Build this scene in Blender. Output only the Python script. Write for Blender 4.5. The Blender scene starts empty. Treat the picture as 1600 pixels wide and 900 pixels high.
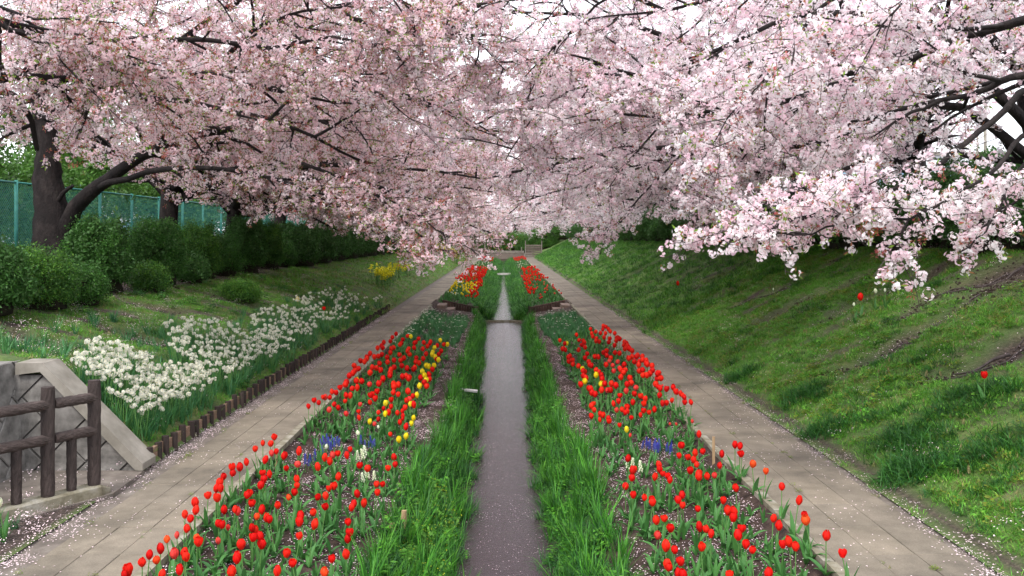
import bpy, math, random
import numpy as np
from mathutils import Vector, Matrix, Euler

random.seed(7)
rng = np.random.default_rng(7)
SC = bpy.context.scene
COL = SC.collection

# ------------------------------------------------------------------ camera, sky, sun, exposure
F, VX, VY, H = 1400.0, 787.0, 370.0, 2.4      # focal length in photo pixels, vanishing point, eye height
cam = bpy.data.cameras.new('camera'); camo = bpy.data.objects.new('camera', cam); COL.objects.link(camo)
camo.location = (0, 0, H); camo.rotation_euler = (math.radians(90), 0, 0)
cam.sensor_width = 36; cam.lens = F / 1600 * 36
cam.shift_x = (800 - VX) / 1600; cam.shift_y = -(450 - VY) / 1600
cam.clip_start = 0.1; cam.clip_end = 3000
SC.camera = camo

SUN_EL, SUN_AZ = math.radians(52), math.radians(205)      # azimuth clockwise from +Y: behind the camera, a little left
world = bpy.data.worlds.new('World'); SC.world = world; world.use_nodes = True
wn = world.node_tree.nodes; wl = world.node_tree.links
bg = wn['Background']
sky = wn.new('ShaderNodeTexSky'); sky.sky_type = 'NISHITA'; sky.sun_disc = False
sky.sun_elevation = SUN_EL; sky.sun_rotation = SUN_AZ; sky.air_density = 1.0; sky.dust_density = 4.0
ovc = wn.new('ShaderNodeMixRGB'); ovc.inputs[0].default_value = 0.82          # cloud cover over the sky
ovc.inputs[2].default_value = (8.6, 8.8, 9.3, 1)
wl.new(sky.outputs[0], ovc.inputs[1]); wl.new(ovc.outputs[0], bg.inputs[0])
bg.inputs[1].default_value = 0.15
sun = bpy.data.lights.new('sun', 'SUN'); sun.energy = 1.5; sun.angle = math.radians(14); sun.color = (1, .96, .9)
suno = bpy.data.objects.new('sun', sun); COL.objects.link(suno)
sd = Vector((math.sin(SUN_AZ) * math.cos(SUN_EL), math.cos(SUN_AZ) * math.cos(SUN_EL), math.sin(SUN_EL)))
suno.rotation_euler = sd.to_track_quat('Z', 'Y').to_euler()
SC.view_settings.view_transform = 'Standard'; SC.view_settings.look = 'None'
SC.view_settings.exposure = 0.95; SC.view_settings.gamma = 1
SC.render.engine = 'CYCLES'
SC.cycles.max_bounces = 9; SC.cycles.diffuse_bounces = 8; SC.cycles.transmission_bounces = 5; SC.cycles.glossy_bounces = 3

# ------------------------------------------------------------------ materials
def new_mat(name):
    m = bpy.data.materials.new(name); m.use_nodes = True
    nt = m.node_tree; b = nt.nodes['Principled BSDF']
    return m, nt, b

def ramp(nt, stops, fac=None):
    r = nt.nodes.new('ShaderNodeValToRGB')
    el = r.color_ramp.elements
    el[0].position, el[0].color = stops[0][0], (*stops[0][1], 1)
    el[1].position, el[1].color = stops[-1][0], (*stops[-1][1], 1)
    for p, c in stops[1:-1]:
        e = el.new(p); e.color = (*c, 1)
    if fac is not None: nt.links.new(fac, r.inputs[0])
    return r

def noise(nt, scale, detail=4, rough=.6, coord='Object', stretch=None):
    tc = nt.nodes.new('ShaderNodeTexCoord'); n = nt.nodes.new('ShaderNodeTexNoise')
    n.inputs['Scale'].default_value = scale; n.inputs['Detail'].default_value = detail; n.inputs['Roughness'].default_value = rough
    src = nt.nodes.new('ShaderNodeNewGeometry').outputs['Position'] if coord == 'World' else tc.outputs[coord]
    if stretch:
        mp = nt.nodes.new('ShaderNodeMapping'); mp.inputs['Scale'].default_value = stretch
        nt.links.new(src, mp.inputs[0]); src = mp.outputs[0]
    nt.links.new(src, n.inputs[0])
    return n

def mixc(nt, a, b, fac, mode='MIX'):
    m = nt.nodes.new('ShaderNodeMixRGB'); m.blend_type = mode
    for i, v in ((1, a), (2, b), (0, fac)):
        if isinstance(v, (int, float)): m.inputs[i].default_value = v
        elif isinstance(v, tuple): m.inputs[i].default_value = (*v, 1)
        else: nt.links.new(v, m.inputs[i])
    return m.outputs[0]

def bump(nt, b, h, strength=.4, dist=.02):
    bp = nt.nodes.new('ShaderNodeBump'); bp.inputs['Strength'].default_value = strength; bp.inputs['Distance'].default_value = dist
    nt.links.new(h, bp.inputs['Height']); nt.links.new(bp.outputs[0], b.inputs['Normal'])

def surf_mat(name, stops, scale=6, rough=.85, bs=.5, bd=.02, detail=6, stretch=None, objrand=0., coord='Object', spec=.3):
    m, nt, b = new_mat(name)
    n = noise(nt, scale, detail, .62, coord, stretch)
    c = ramp(nt, stops, n.outputs[0]).outputs[0]
    if objrand:
        oi = nt.nodes.new('ShaderNodeObjectInfo')
        r = ramp(nt, [(0, (1 - objrand,) * 3), (1, (1 + objrand,) * 3)], oi.outputs['Random'])
        c = mixc(nt, c, r.outputs[0], 1., 'MULTIPLY')
    nt.links.new(c, b.inputs['Base Color'])
    b.inputs['Roughness'].default_value = rough; b.inputs['Specular IOR Level'].default_value = spec
    n2 = noise(nt, scale * 5, 4, .6, coord, stretch)
    bump(nt, b, n2.outputs[0], bs, bd)
    return m

def leaf_mat(name, cols, trans=.35, rough=.5, attr=None, spec=.3, randmul=.25, vein=False):
    """thin leaf or petal: diffuse + translucent + slight gloss; colour from per-instance random (cols) or attribute"""
    m = bpy.data.materials.new(name); m.use_nodes = True; nt = m.node_tree; b = nt.nodes['Principled BSDF']
    oi = nt.nodes.new('ShaderNodeObjectInfo')
    if attr:
        a = nt.nodes.new('ShaderNodeAttribute'); a.attribute_name = attr; c = a.outputs['Color']
        r = ramp(nt, [(0, (1 - randmul,) * 3), (1, (1 + randmul * .6,) * 3)], oi.outputs['Random'])
        c = mixc(nt, c, r.outputs[0], 1., 'MULTIPLY')
    else:
        k = len(cols) - 1
        c = ramp(nt, [(i / max(k, 1), cc) for i, cc in enumerate(cols)] if k else [(0, cols[0]), (1, cols[0])], oi.outputs['Random']).outputs[0]
    if vein:
        nv = noise(nt, 70, 3, .6, 'World', (1, 1, .25)); c = mixc(nt, c, ramp(nt, [(.3, (.62, .6, .6)), (.65, (1.12, 1.25, 1.15))], nv.outputs[0]).outputs[0], 1., 'MULTIPLY')
    nt.links.new(c, b.inputs['Base Color']); b.inputs['Roughness'].default_value = rough; b.inputs['Specular IOR Level'].default_value = spec
    t = nt.nodes.new('ShaderNodeBsdfTranslucent'); nt.links.new(c, t.inputs[0])
    mx = nt.nodes.new('ShaderNodeMixShader'); mx.inputs[0].default_value = trans
    nt.links.new(b.outputs[0], mx.inputs[1]); nt.links.new(t.outputs[0], mx.inputs[2])
    nt.links.new(mx.outputs[0], nt.nodes['Material Output'].inputs[0])
    return m

M = {}
M['blossom'] = leaf_mat('blossom', None, .56, .7, attr='col', spec=.1, randmul=.10)
M['green'] = leaf_mat('mixed_green', None, .3, .5, attr='col', spec=.25, randmul=.3)
M['tulip_leaf'] = leaf_mat('tulip_leaf', [(.04, .14, .035), (.075, .22, .05), (.055, .17, .045)], .25, .45)
M['stem'] = leaf_mat('stem_green', [(.09, .22, .05), (.12, .25, .07)], .1, .5)
M['red'] = leaf_mat('petal_red', [(.62, .006, .006), (.8, .01, .008), (.88, .03, .012), (.72, .008, .007)], .3, .55, spec=.15, vein=True)
M['orange'] = leaf_mat('petal_orange', [(.88, .1, .02), (.85, .06, .015)], .3, .555, spec=.15, vein=True)
M['pinkred'] = leaf_mat('petal_pinkred', [(.82, .04, .04), (.78, .07, .06)], .3, .555, spec=.15, vein=True)
M['yellow'] = leaf_mat('petal_yellow', [(.88, .6, .01), (.85, .66, .03)], .3, .555, spec=.15, vein=True)
M['rape'] = leaf_mat('rape_yellow', [(.85, .78, .02), (.88, .82, .04)], .3, .6)
M['cream'] = leaf_mat('petal_cream', [(.82, .8, .6), (.85, .83, .7)], .3, .55, spec=.15, vein=True)
M['fallen'] = leaf_mat('fallen_petal', [(.8, .62, .66), (.85, .7, .73), (.75, .55, .6)], .2, .7)
M['daff_leaf'] = leaf_mat('daffodil_leaf', [(.04, .15, .055), (.06, .2, .07), (.07, .21, .06)], .2, .45)
M['blue'] = leaf_mat('muscari_blue', [(.03, .032, .3), (.045, .045, .38)], .1, .5)
M['soil'] = surf_mat('soil', [(.3, (.022, .014, .012)), (.5, (.055, .034, .028)), (.7, (.10, .068, .055))], 9, .95, .9, .04)
M['concrete'] = surf_mat('concrete', [(.3, (.08, .075, .07)), (.5, (.16, .15, .14)), (.72, (.27, .255, .24))], 3.2, .9, .35, .012, objrand=.08, coord='Generated')
M['coping'] = surf_mat('coping_concrete', [(.3, (.16, .145, .12)), (.5, (.22, .2, .17)), (.7, (.3, .275, .24))], 4, .9, .3, .01)
M['curb'] = surf_mat('mossy_curb', [(.3, (.10, .085, .055)), (.5, (.2, .18, .13)), (.65, (.3, .28, .24))], 6, .95, .5, .015)
M['log'] = surf_mat('log_imitation', [(.3, (.022, .016, .015)), (.55, (.05, .036, .033)), (.75, (.09, .068, .062))], 14, .75, 1., .02, stretch=(1, 1, .25))
M['logh'] = surf_mat('log_rail', [(.3, (.028, .02, .018)), (.55, (.06, .043, .039)), (.75, (.12, .09, .082))], 14, .7, 1., .02, stretch=(1, 1, .35))
M['stake'] = surf_mat('stake_wood', [(.3, (.02, .014, .013)), (.7, (.06, .042, .036))], 20, .85, .6, .01, stretch=(1, 1, .2), objrand=.3)
M['board'] = surf_mat('board_wood', [(.3, (.12, .075, .05)), (.7, (.26, .17, .12))], 16, .85, .5, .01, stretch=(1, 1, 4), objrand=.25)
M['plank'] = surf_mat('dark_plank', [(.3, (.028, .018, .015)), (.7, (.085, .05, .04))], 16, .85, .6, .01, stretch=(1, 1, .2), objrand=.3)
M['tread'] = surf_mat('tread_wood', [(.3, (.14, .095, .075)), (.7, (.27, .2, .165))], 10, .85, .4, .01, objrand=.15)
M['peg'] = surf_mat('peg_wood', [(.3, (.22, .14, .075)), (.7, (.42, .29, .17))], 18, .8, .4, .006, stretch=(1, 1, .2))
M['pale'] = surf_mat('pale_stone', [(.3, (.5, .48, .45)), (.7, (.68, .66, .63))], 8, .8, .3, .01)
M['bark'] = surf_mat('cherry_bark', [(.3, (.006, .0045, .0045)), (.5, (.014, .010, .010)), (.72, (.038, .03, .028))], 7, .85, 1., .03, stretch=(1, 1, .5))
M['twigbark'] = surf_mat('twig_bark', [(.3, (.03, .022, .021)), (.7, (.10, .08, .076))], 20, .8, .5, .01)
M['fence_green'] = surf_mat('fence_green', [(.3, (.03, .17, .14)), (.7, (.06, .28, .24))], 8, .5, .1, .005)
M['wall_white'] = surf_mat('pale_wall', [(.3, (.55, .58, .62)), (.7, (.68, .7, .73))], 2, .8, .1, .01)
M['glass'] = surf_mat('window_blue', [(.3, (.12, .22, .32)), (.7, (.3, .42, .52))], 1.5, .15, .05, .01, spec=.6)
M['weathered'] = surf_mat('weathered_slat', [(.3, (.12, .095, .08)), (.7, (.26, .22, .19))], 10, .85, .3, .01, stretch=(.3, 1, 3), objrand=.15)
M['bushcore'] = surf_mat('bush_twigs', [(.3, (.012, .010, .006)), (.7, (.035, .03, .015))], 12, .95, 1., .05)

def slab_mat():
    m, nt, b = new_mat('paving_slab')
    oi = nt.nodes.new('ShaderNodeObjectInfo')
    n = noise(nt, .9, 6, .6, 'World'); n2 = noise(nt, 90, 3, .7, 'World'); n3 = noise(nt, 5, 6, .65, 'World')
    c = ramp(nt, [(.32, (.095, .082, .067)), (.5, (.175, .152, .12)), (.68, (.235, .203, .162))], n.outputs[0]).outputs[0]
    c = mixc(nt, c, ramp(nt, [(.3, (.72, .70, .68)), (.6, (1.05, 1.03, 1.0))], n3.outputs[0]).outputs[0], .8, 'MULTIPLY')
    c = mixc(nt, c, ramp(nt, [(.35, (.8, .8, .8)), (.65, (1.22, 1.22, 1.22))], n2.outputs[0]).outputs[0], .8, 'MULTIPLY')
    c = mixc(nt, c, ramp(nt, [(0, (.93, .93, .94)), (1, (1.06, 1.05, 1.03))], oi.outputs['Random']).outputs[0], 1., 'MULTIPLY')
    nt.links.new(c, b.inputs['Base Color']); b.inputs['Roughness'].default_value = .85; b.inputs['Specular IOR Level'].default_value = .3
    bump(nt, b, n2.outputs[0], .35, .004)
    return m
M['slab'] = slab_mat()
M['asphalt'] = surf_mat('path_edge_strip', [(.3, (.09, .078, .066)), (.5, (.145, .122, .105)), (.7, (.2, .175, .15))], 5, .9, .5, .01)

def ground_mat():
    m, nt, b = new_mat('bank_turf')
    a = nt.nodes.new('ShaderNodeAttribute'); a.attribute_name = 'soil'
    n = noise(nt, 2.2, 6, .65); n2 = noise(nt, 26, 5, .7)
    g = ramp(nt, [(.3, (.05, .11, .02)), (.5, (.10, .18, .035)), (.7, (.19, .22, .07))], n.outputs[0]).outputs[0]
    s = ramp(nt, [(.3, (.018, .012, .010)), (.5, (.06, .04, .033)), (.7, (.15, .11, .09))], n2.outputs[0]).outputs[0]
    c = mixc(nt, g, s, a.outputs['Fac'])
    nt.links.new(c, b.inputs['Base Color']); b.inputs['Roughness'].default_value = .95
    bump(nt, b, n2.outputs[0], .9, .05)
    return m
M['turf'] = ground_mat()

def water_mat():
    m, nt, b = new_mat('stream_water')
    b.inputs['Base Color'].default_value = (.034, .022, .026, 1); b.inputs['Roughness'].default_value = .05
    b.inputs['IOR'].default_value = 1.33; b.inputs['Specular IOR Level'].default_value = .5
    n = noise(nt, 5, 5, .65, stretch=(.8, 3.2, 1)); n2 = noise(nt, 16, 3, .6, stretch=(1, 2.4, 1))
    s = nt.nodes.new('ShaderNodeMath'); s.operation = 'ADD'; nt.links.new(n.outputs[0], s.inputs[0]); nt.links.new(n2.outputs[0], s.inputs[1])
    bump(nt, b, s.outputs[0], .3, .025)
    return m
M['water'] = water_mat()

# ------------------------------------------------------------------ mesh helpers
class MB:
    def __init__(s): s.V = []; s.Fc = []; s.Mi = []; s.C = []; s.n = 0; s.hc = False
    def add(s, verts, faces, mi=0, col=None):
        o = s.n; s.V.extend([tuple(v) for v in verts]); s.n += len(verts)
        for f in faces:
            s.Fc.append([i + o for i in f]); s.Mi.append(mi); s.C.append(col)
        if col is not None: s.hc = True
    def box(s, c, size, rz=0, mi=0, rx=0, ry=0, jit=0):
        R = Euler((rx, ry, rz)).to_matrix(); x, y, z = [k / 2 for k in size]
        vs = [Vector(c) + R @ Vector((a * x + random.uniform(-jit, jit), b_ * y + random.uniform(-jit, jit), d * z + random.uniform(-jit, jit)))
              for a, b_, d in ((-1, -1, -1), (1, -1, -1), (1, 1, -1), (-1, 1, -1), (-1, -1, 1), (1, -1, 1), (1, 1, 1), (-1, 1, 1))]
        s.add(vs, [(0, 3, 2, 1), (4, 5, 6, 7), (0, 1, 5, 4), (1, 2, 6, 5), (2, 3, 7, 6), (3, 0, 4, 7)], mi)
    def tube(s, pts, rad, sides=5, mi=0, cap=True, col=None):
        pts = [Vector(p) for p in pts]; n = len(pts); vs = []; up = Vector((0, 0, 1))
        prev = None
        for i, p in enumerate(pts):
            d = (pts[min(i + 1, n - 1)] - pts[max(i - 1, 0)])
            d = d.normalized() if d.length > 1e-9 else up
            if prev is None:
                a = d.cross(up)
                if a.length < .05: a = d.cross(Vector((1, 0, 0)))
            else: a = prev - d * prev.dot(d)
            a.normalize(); prev = a; b_ = d.cross(a)
            r = rad[i] if hasattr(rad, '__len__') else rad
            for k in range(sides):
                t = 2 * math.pi * k / sides
                vs.append(p + (a * math.cos(t) + b_ * math.sin(t)) * r)
        fs = [(i * sides + k, i * sides + (k + 1) % sides, (i + 1) * sides + (k + 1) % sides, (i + 1) * sides + k) for i in range(n - 1) for k in range(sides)]
        if cap: fs += [tuple(range(sides - 1, -1, -1)), tuple((n - 1) * sides + k for k in range(sides))]
        s.add(vs, fs, mi, col)
    def mesh(s, name, mats, smooth=False):
        me = bpy.data.meshes.new(name); me.from_pydata(s.V, [], s.Fc)
        for m in (mats if isinstance(mats, (list, tuple)) else [mats]): me.materials.append(m)
        me.polygons.foreach_set('material_index', s.Mi)
        if s.hc:
            at = me.attributes.new('col', 'FLOAT_COLOR', 'FACE'); arr = []
            for c in s.C: arr.extend((*(c or (.5, .5, .5)), 1))
            at.data.foreach_set('color', arr)
        if smooth: me.polygons.foreach_set('use_smooth', [True] * len(me.polygons))
        me.update(); return me
    def build(s, name, mats, parent=None, smooth=False):
        return link(name, s.mesh(name, mats, smooth), parent)

def link(name, me, parent=None, loc=None, rz=0, scale=1):
    o = bpy.data.objects.new(name, me); COL.objects.link(o)
    if parent is not None: o.parent = parent
    if loc is not None: o.location = loc
    if rz: o.rotation_euler = (0, 0, rz)
    if scale != 1: o.scale = (scale,) * 3
    return o

def tag(o, label=None, cat=None, group=None, kind=None):
    for k, v in (('label', label), ('category', cat), ('group', group), ('kind', kind)):
        if v: o[k] = v
    return o

def empty(name, loc=(0, 0, 0), rz=0, **kw):
    o = bpy.data.objects.new(name, None); COL.objects.link(o); o.location = loc; o.rotation_euler = (0, 0, rz)
    o.empty_display_size = .1
    return tag(o, **kw)

# ------------------------------------------------------------------ instanced "stuff" (geometry nodes)
_groups = {}
def scatter_group(coll):
    if coll.name in _groups: return _groups[coll.name]
    g = bpy.data.node_groups.new('scatter_' + coll.name, 'GeometryNodeTree')
    g.interface.new_socket('Geometry', in_out='INPUT', socket_type='NodeSocketGeometry')
    g.interface.new_socket('Geometry', in_out='OUTPUT', socket_type='NodeSocketGeometry')
    N, L = g.nodes, g.links
    i, o = N.new('NodeGroupInput'), N.new('NodeGroupOutput')
    ci = N.new('GeometryNodeCollectionInfo'); ci.inputs['Collection'].default_value = coll
    ci.inputs['Separate Children'].default_value = True; ci.inputs['Reset Children'].default_value = True
    ip = N.new('GeometryNodeInstanceOnPoints'); ip.inputs['Pick Instance'].default_value = True
    def na(nm, t):
        a = N.new('GeometryNodeInputNamedAttribute'); a.data_type = t; a.inputs['Name'].default_value = nm; return a.outputs['Attribute']
    e = N.new('FunctionNodeEulerToRotation')
    L.new(i.outputs[0], ip.inputs['Points']); L.new(ci.outputs[0], ip.inputs['Instance'])
    L.new(na('idx', 'INT'), ip.inputs['Instance Index']); L.new(na('rot', 'FLOAT_VECTOR'), e.inputs[0]); L.new(e.outputs[0], ip.inputs['Rotation'])
    L.new(na('scl', 'FLOAT_VECTOR'), ip.inputs['Scale'])
    L.new(ip.outputs[0], o.inputs[0])
    _groups[coll.name] = g
    return g

def protos(name, meshes):
    c = bpy.data.collections.new(name)
    for k, me in enumerate(meshes):
        c.objects.link(bpy.data.objects.new('%s_%02d' % (name, k), me))
    return c

def scatter(name, P, R, S, I, coll, parent=None, label=None, cat=None, group=None):
    P = np.asarray(P, float); n = len(P)
    me = bpy.data.meshes.new(name); me.vertices.add(n); me.vertices.foreach_set('co', P.ravel())
    a = me.attributes.new('rot', 'FLOAT_VECTOR', 'POINT'); a.data.foreach_set('vector', np.asarray(R, float).ravel())
    S = np.asarray(S, float); S = np.repeat(S[:, None], 3, 1) if S.ndim == 1 else S
    a = me.attributes.new('scl', 'FLOAT_VECTOR', 'POINT'); a.data.foreach_set('vector', S.ravel())
    a = me.attributes.new('idx', 'INT', 'POINT'); a.data.foreach_set('value', np.asarray(I, np.int32))
    o = link(name, me, parent)
    md = o.modifiers.new('scatter', 'NODES'); md.node_group = scatter_group(coll)
    return tag(o, label, cat, group, 'stuff')

# ------------------------------------------------------------------ the lie of the land
_k = rng.uniform(-1, 1, (14, 2)); _ph = rng.uniform(0, 6.28, 14)
def wob(x, y, f=1.0):
    s = 0
    for i in range(7): s = s + np.sin((x * _k[i, 0] * 3 + y * _k[i, 1] * 3) * f * (1 + i * .5) + _ph[i]) / (1 + i * .6)
    return s / 2.6

PX = [-400, -60, -16, -10.5, -8.4, -7.4, -6.3, -4.85, -4.1, -3.78, -3.7, -2.6, -2.45, -1.1, -.98]
PZ = [1.5, 1.5, 1.5, 1.5, 1.48, 1.38, 1.15, .72, .3, .10, 0, 0, -.10, -.28, -.32]
QX = [.98, 1.1, 2.28, 2.4, 3.53, 3.8, 4.5, 6, 8, 9, 16, 60, 400]
QZ = [-.32, -.28, -.10, 0, 0, .1, .42, 1.18, 2.12, 2.22, 2.25, 2.2, 2.2]
def half_w(Y):
    return np.interp(Y, [0, 8, 14, 23, 31, 33, 33.3, 42, 55, 104], [.42, .42, .47, .57, .68, .76, .34, .26, .16, .14])
GULLY = [(9.0, 6.0, 8.4), (10.7, 4.9, 6.6), (12.75, 4.5, 7.9), (13.6, 5.8, 8.4), (15.4, 5.2, 8.3), (17.6, 4.7, 8.0), (20.2, 5.1, 8.3), (22.8, 4.5, 7.4), (26, 5.2, 8.2), (29.5, 4.8, 7.8), (33, 5.4, 8.1), (37, 4.7, 7.7), (42, 5.2, 8), (48, 5, 8)]
GULLYL = [(11.6, -6.9, -5.4), (13.6, -6.2, -4.9), (16.4, -7.2, -5.6), (19.4, -7, -5.2), (23, -7.3, -5.8), (28, -7, -5.5), (34, -7.2, -5.6)]
def gully(X, Y):
    g = np.zeros(np.broadcast(X, Y).shape)
    for i, (y0, a, b) in enumerate(GULLY + GULLYL):
        yc = y0 + .22 * np.sin(X * 1.7 + i) + .1 * np.sin(X * 5 + i * 2)
        w = .17 + .2 * (np.sin(X * 2.3 + i * 1.3) + 1) / 2
        e = np.clip((X - a) / .4, 0, 1) * np.clip((b - X) / .4, 0, 1)
        g = np.maximum(g, np.exp(-((Y - yc) / w) ** 2) * e * (.8 + .35 * np.sin(X * 3.1 + i)))
    return g
def gz(X, Y):
    X = np.asarray(X, float); Y = np.asarray(Y, float)
    z = np.interp(X, PX + QX, PZ + QZ)
    nearwall = np.clip((12.5 - Y) / 3.2, 0, 1)                 # the bank stands steeper beside the retaining wall
    z = np.where(X < -3.8, z + nearwall * np.interp(X, [-9, -7, -4.9, -4.3, -3.8], [0, .06, .33, .2, 0]), z)
    low = (Y < 9.22)
    z = np.where(low & (X < -5.06), np.where(X < -7, z, 1.08), z)
    z = np.where(low & (X >= -5.06) & (X < -3.7), 0.012, z)
    hw = half_w(Y); ax = np.abs(X)
    ch = np.where(ax < hw, -1.0, -.88 + (ax - hw) / np.maximum(.98 - hw, .05) * .56)
    z = np.where(ax < .98, ch, z)
    dip = (Y > 31.7) & (Y < 33.0) & (ax > .9) & (ax < 2.45)
    z = np.where(dip, -.85, z)
    far = np.clip((Y - 108) / 12, 0, 1)                        # the cutting ends
    z = z * (1 - far) + far * np.where(ax < 6, 1.0, np.maximum(z, 1.2))
    bank = ((X < -3.85) & ~low) | (X > 3.7)
    z = z + np.where(bank, .045 * wob(X, Y, .9) * np.clip((ax - 3.7), 0, 1) - .17 * gully(X, Y), 0)
    bed = (ax > 1.0) & (ax < 2.4)
    z = z + np.where(bed, .015 * wob(X, Y, 3), 0)
    return z
def soilmask(X, Y):
    g = gully(X, Y)
    p = np.clip((wob(X * .7, Y * 2.2, 1.0) - .2) * 1.4, 0, .9) * np.clip(.5 + (np.abs(X) - 4.2) / 2.5, .35, 1.2)
    p = np.maximum(p, .95 * np.exp(-(((X - 7.5) / .75) ** 2 + ((Y - 13.0) / 1.5) ** 2)) + .6 * np.exp(-(((X + 5.6) / .5) ** 2 + ((Y - 9.9) / .5) ** 2)))
    edge = np.clip(1 - np.abs(X - 3.66) / .16, 0, 1) + np.clip((X - 7.9) / .5, 0, 1) + np.clip((-7.0 - X) / .5, 0, 1)
    left = np.where(X < 0, .2, 0)
    lx = np.where((X < -3.7) & (X > -5.06) & (Y < 9.22), 1.0, 0)
    return np.clip(np.maximum(np.maximum(g * 1.3, p), edge) + left + lx, 0, 1)
def gzf(x, y): return float(gz(x, y))
def hit(px, py, dz=0.0, y0=5.0, y1=140):
    """the point of the ground (plus dz) seen at a photo pixel"""
    Y = np.arange(y0, y1, .02); X = (px - VX) * Y / F; z = H - (py - VY) * Y / F
    k = np.argmax(z <= gz(X, Y) + dz)
    if k == 0: k = len(Y) - 1 if z[0] > gz(X[0], Y[0]) + dz else 0
    return float(X[k]), float(Y[k])

def strip(name, xs, ys, mat, attr=False, label=None):
    X, Y = np.meshgrid(xs, ys); Z = gz(X, Y)
    nx, ny = len(xs), len(ys)
    V = np.stack([X, Y, Z], -1).reshape(-1, 3)
    i = np.arange((ny - 1) * (nx - 1)); r, c = i // (nx - 1), i % (nx - 1); a = r * nx + c
    Fc = np.stack([a, a + 1, a + nx + 1, a + nx], -1)
    me = bpy.data.meshes.new(name); me.from_pydata(V.tolist(), [], Fc.tolist()); me.materials.append(mat)
    me.polygons.foreach_set('use_smooth', [True] * len(me.polygons))
    if attr:
        at = me.attributes.new('soil', 'FLOAT', 'POINT'); at.data.foreach_set('value', soilmask(X, Y).ravel())
    me.update()
    o = link(name, me); return tag(o, kind='structure', label=label)

ys = np.concatenate([np.arange(-4, 9.0, .14), [9.21, 9.23], np.arange(9.3, 31.6, .14), [31.69, 31.71], np.arange(31.9, 32.9, .25), [32.99, 33.01, 33.29, 33.31], np.arange(33.5, 50, .25), np.arange(50, 104, .6), np.arange(104, 124, 1), [140, 180, 260, 400, 900]])
strip('bank_left', np.concatenate([[-500, -120, -60, -30, -20, -14, -11], np.arange(-10, -7.6, .3), np.arange(-7.6, -5.1, .12), [-5.08, -5.05, -4.97], np.arange(-4.85, -3.8, .1), [-3.78, -3.7]]), ys, M['turf'], True)
strip('bank_right', np.concatenate([[3.53], np.arange(3.65, 8.4, .12), np.arange(8.5, 10.5, .3), [11, 14, 20, 30, 60, 120, 500]]), ys, M['turf'], True)
strip('path_bed_left', np.array([-3.74, -3.7, -3.44, -2.6, -2.56]), ys, M['asphalt']).location.z = -.022
strip('path_bed_right', np.array([2.36, 2.4, 3.44, 3.53, 3.58]), ys, M['asphalt']).location.z = -.022
strip('garden_soil_left', np.concatenate([[-2.6], np.arange(-2.45, -1.0, .08), [-.98]]), ys, M['soil'])
strip('garden_soil_right', np.concatenate([[.98], np.arange(1.06, 2.3, .08), [2.4]]), ys, M['soil'])
strip('streambed', np.array([-.98, -.85, -.72, -.6, -.5, -.42, -.3, 0, .3, .42, .5, .6, .72, .85, .98]), ys, M['soil'])

# water in three reaches
for z0, a, b in ((-.75, -4, 33.0), (-.67, 33.1, 104)):
    m = MB(); yy = np.arange(a, b, .5).tolist() + [b]
    m.add([(x, y, z0) for y in yy for x in (-.97, 0, .97)], [(i * 3 + k, i * 3 + k + 1, i * 3 + k + 4, i * 3 + k + 3) for i in range(len(yy) - 1) for k in (0, 1)])
    tag(m.build('stream_water', M['water']), kind='structure')

# ------------------------------------------------------------------ paths: slabs, far paving, kerbs
def path(name, x0, x1, side):
    p = empty(name, kind='structure')
    cols = 3; w = (x1 - x0) / cols; g = .004
    lens = {}
    y = 4.2; row = 0
    while y < 31:
        L = .64
        for c in range(cols):
            yo = .0 if c != 1 else .02
            key = (random.randint(0, 3))
            if key not in lens:
                mb = MB(); bw, bl = (w - g) / 2, (L - g) / 2; ch = .004
                vs = [(sx * bw, sy * bl, -.04) for sx, sy in ((-1, -1), (1, -1), (1, 1), (-1, 1))] + [(sx * bw, sy * bl, -ch) for sx, sy in ((-1, -1), (1, -1), (1, 1), (-1, 1))] + \
                     [(sx * (bw - ch) + random.uniform(-.002, .002), sy * (bl - ch), random.uniform(-.001, .001)) for sx, sy in ((-1, -1), (1, -1), (1, 1), (-1, 1))]
                mb.add(vs, [(8, 9, 10, 11)] + [(i + k, (i + 1) % 4 + k, (i + 1) % 4 + k + 4, i + k + 4) for k in (0, 4) for i in range(4)])
                lens[key] = mb.mesh('slab', M['slab'])
            o = link('slab', lens[key], p, (x0 + w * (c + .5), y + L / 2 + yo, random.uniform(-.002, .0025)), random.uniform(-.003, .003))
            o.rotation_euler.x = random.uniform(-.0015, .0015)
        y += L; row += 1
    mb = MB()
    while y < 104:
        for c in range(cols):
            mb.box((x0 + w * (c + .5), y + .32, -.02 + random.uniform(-.002, .002)), (w - g, .64 - g, .04))
        y += .64
    tag(mb.build('far_slabs', M['slab'], p), kind='stuff')
    kx = x1 + .05 if side < 0 else x0 - .05
    y = 4.2; kk = []
    while y < 31.5:
        mb = MB(); mb.box((0, 0, -.07), (.085, 1.18, .16), jit=.006)
        link('kerb_stone', mb.mesh('kerb_stone', M['curb']), p, (kx, y + .6, 0), random.uniform(-.008, .008)); y += 1.2
    mb = MB()
    while y < 104:
        if not 31.4 < y < 33.4: mb.box((kx, y + .6, -.07), (.085, 1.18, .16))
        y += 1.2
    tag(mb.build('far_kerb', M['curb'], p), kind='stuff')
    # the rougher strip on the bank side
    return p
path('path_left', -3.46, -2.62, -1)
path('path_right', 2.45, 3.45, 1)

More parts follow.
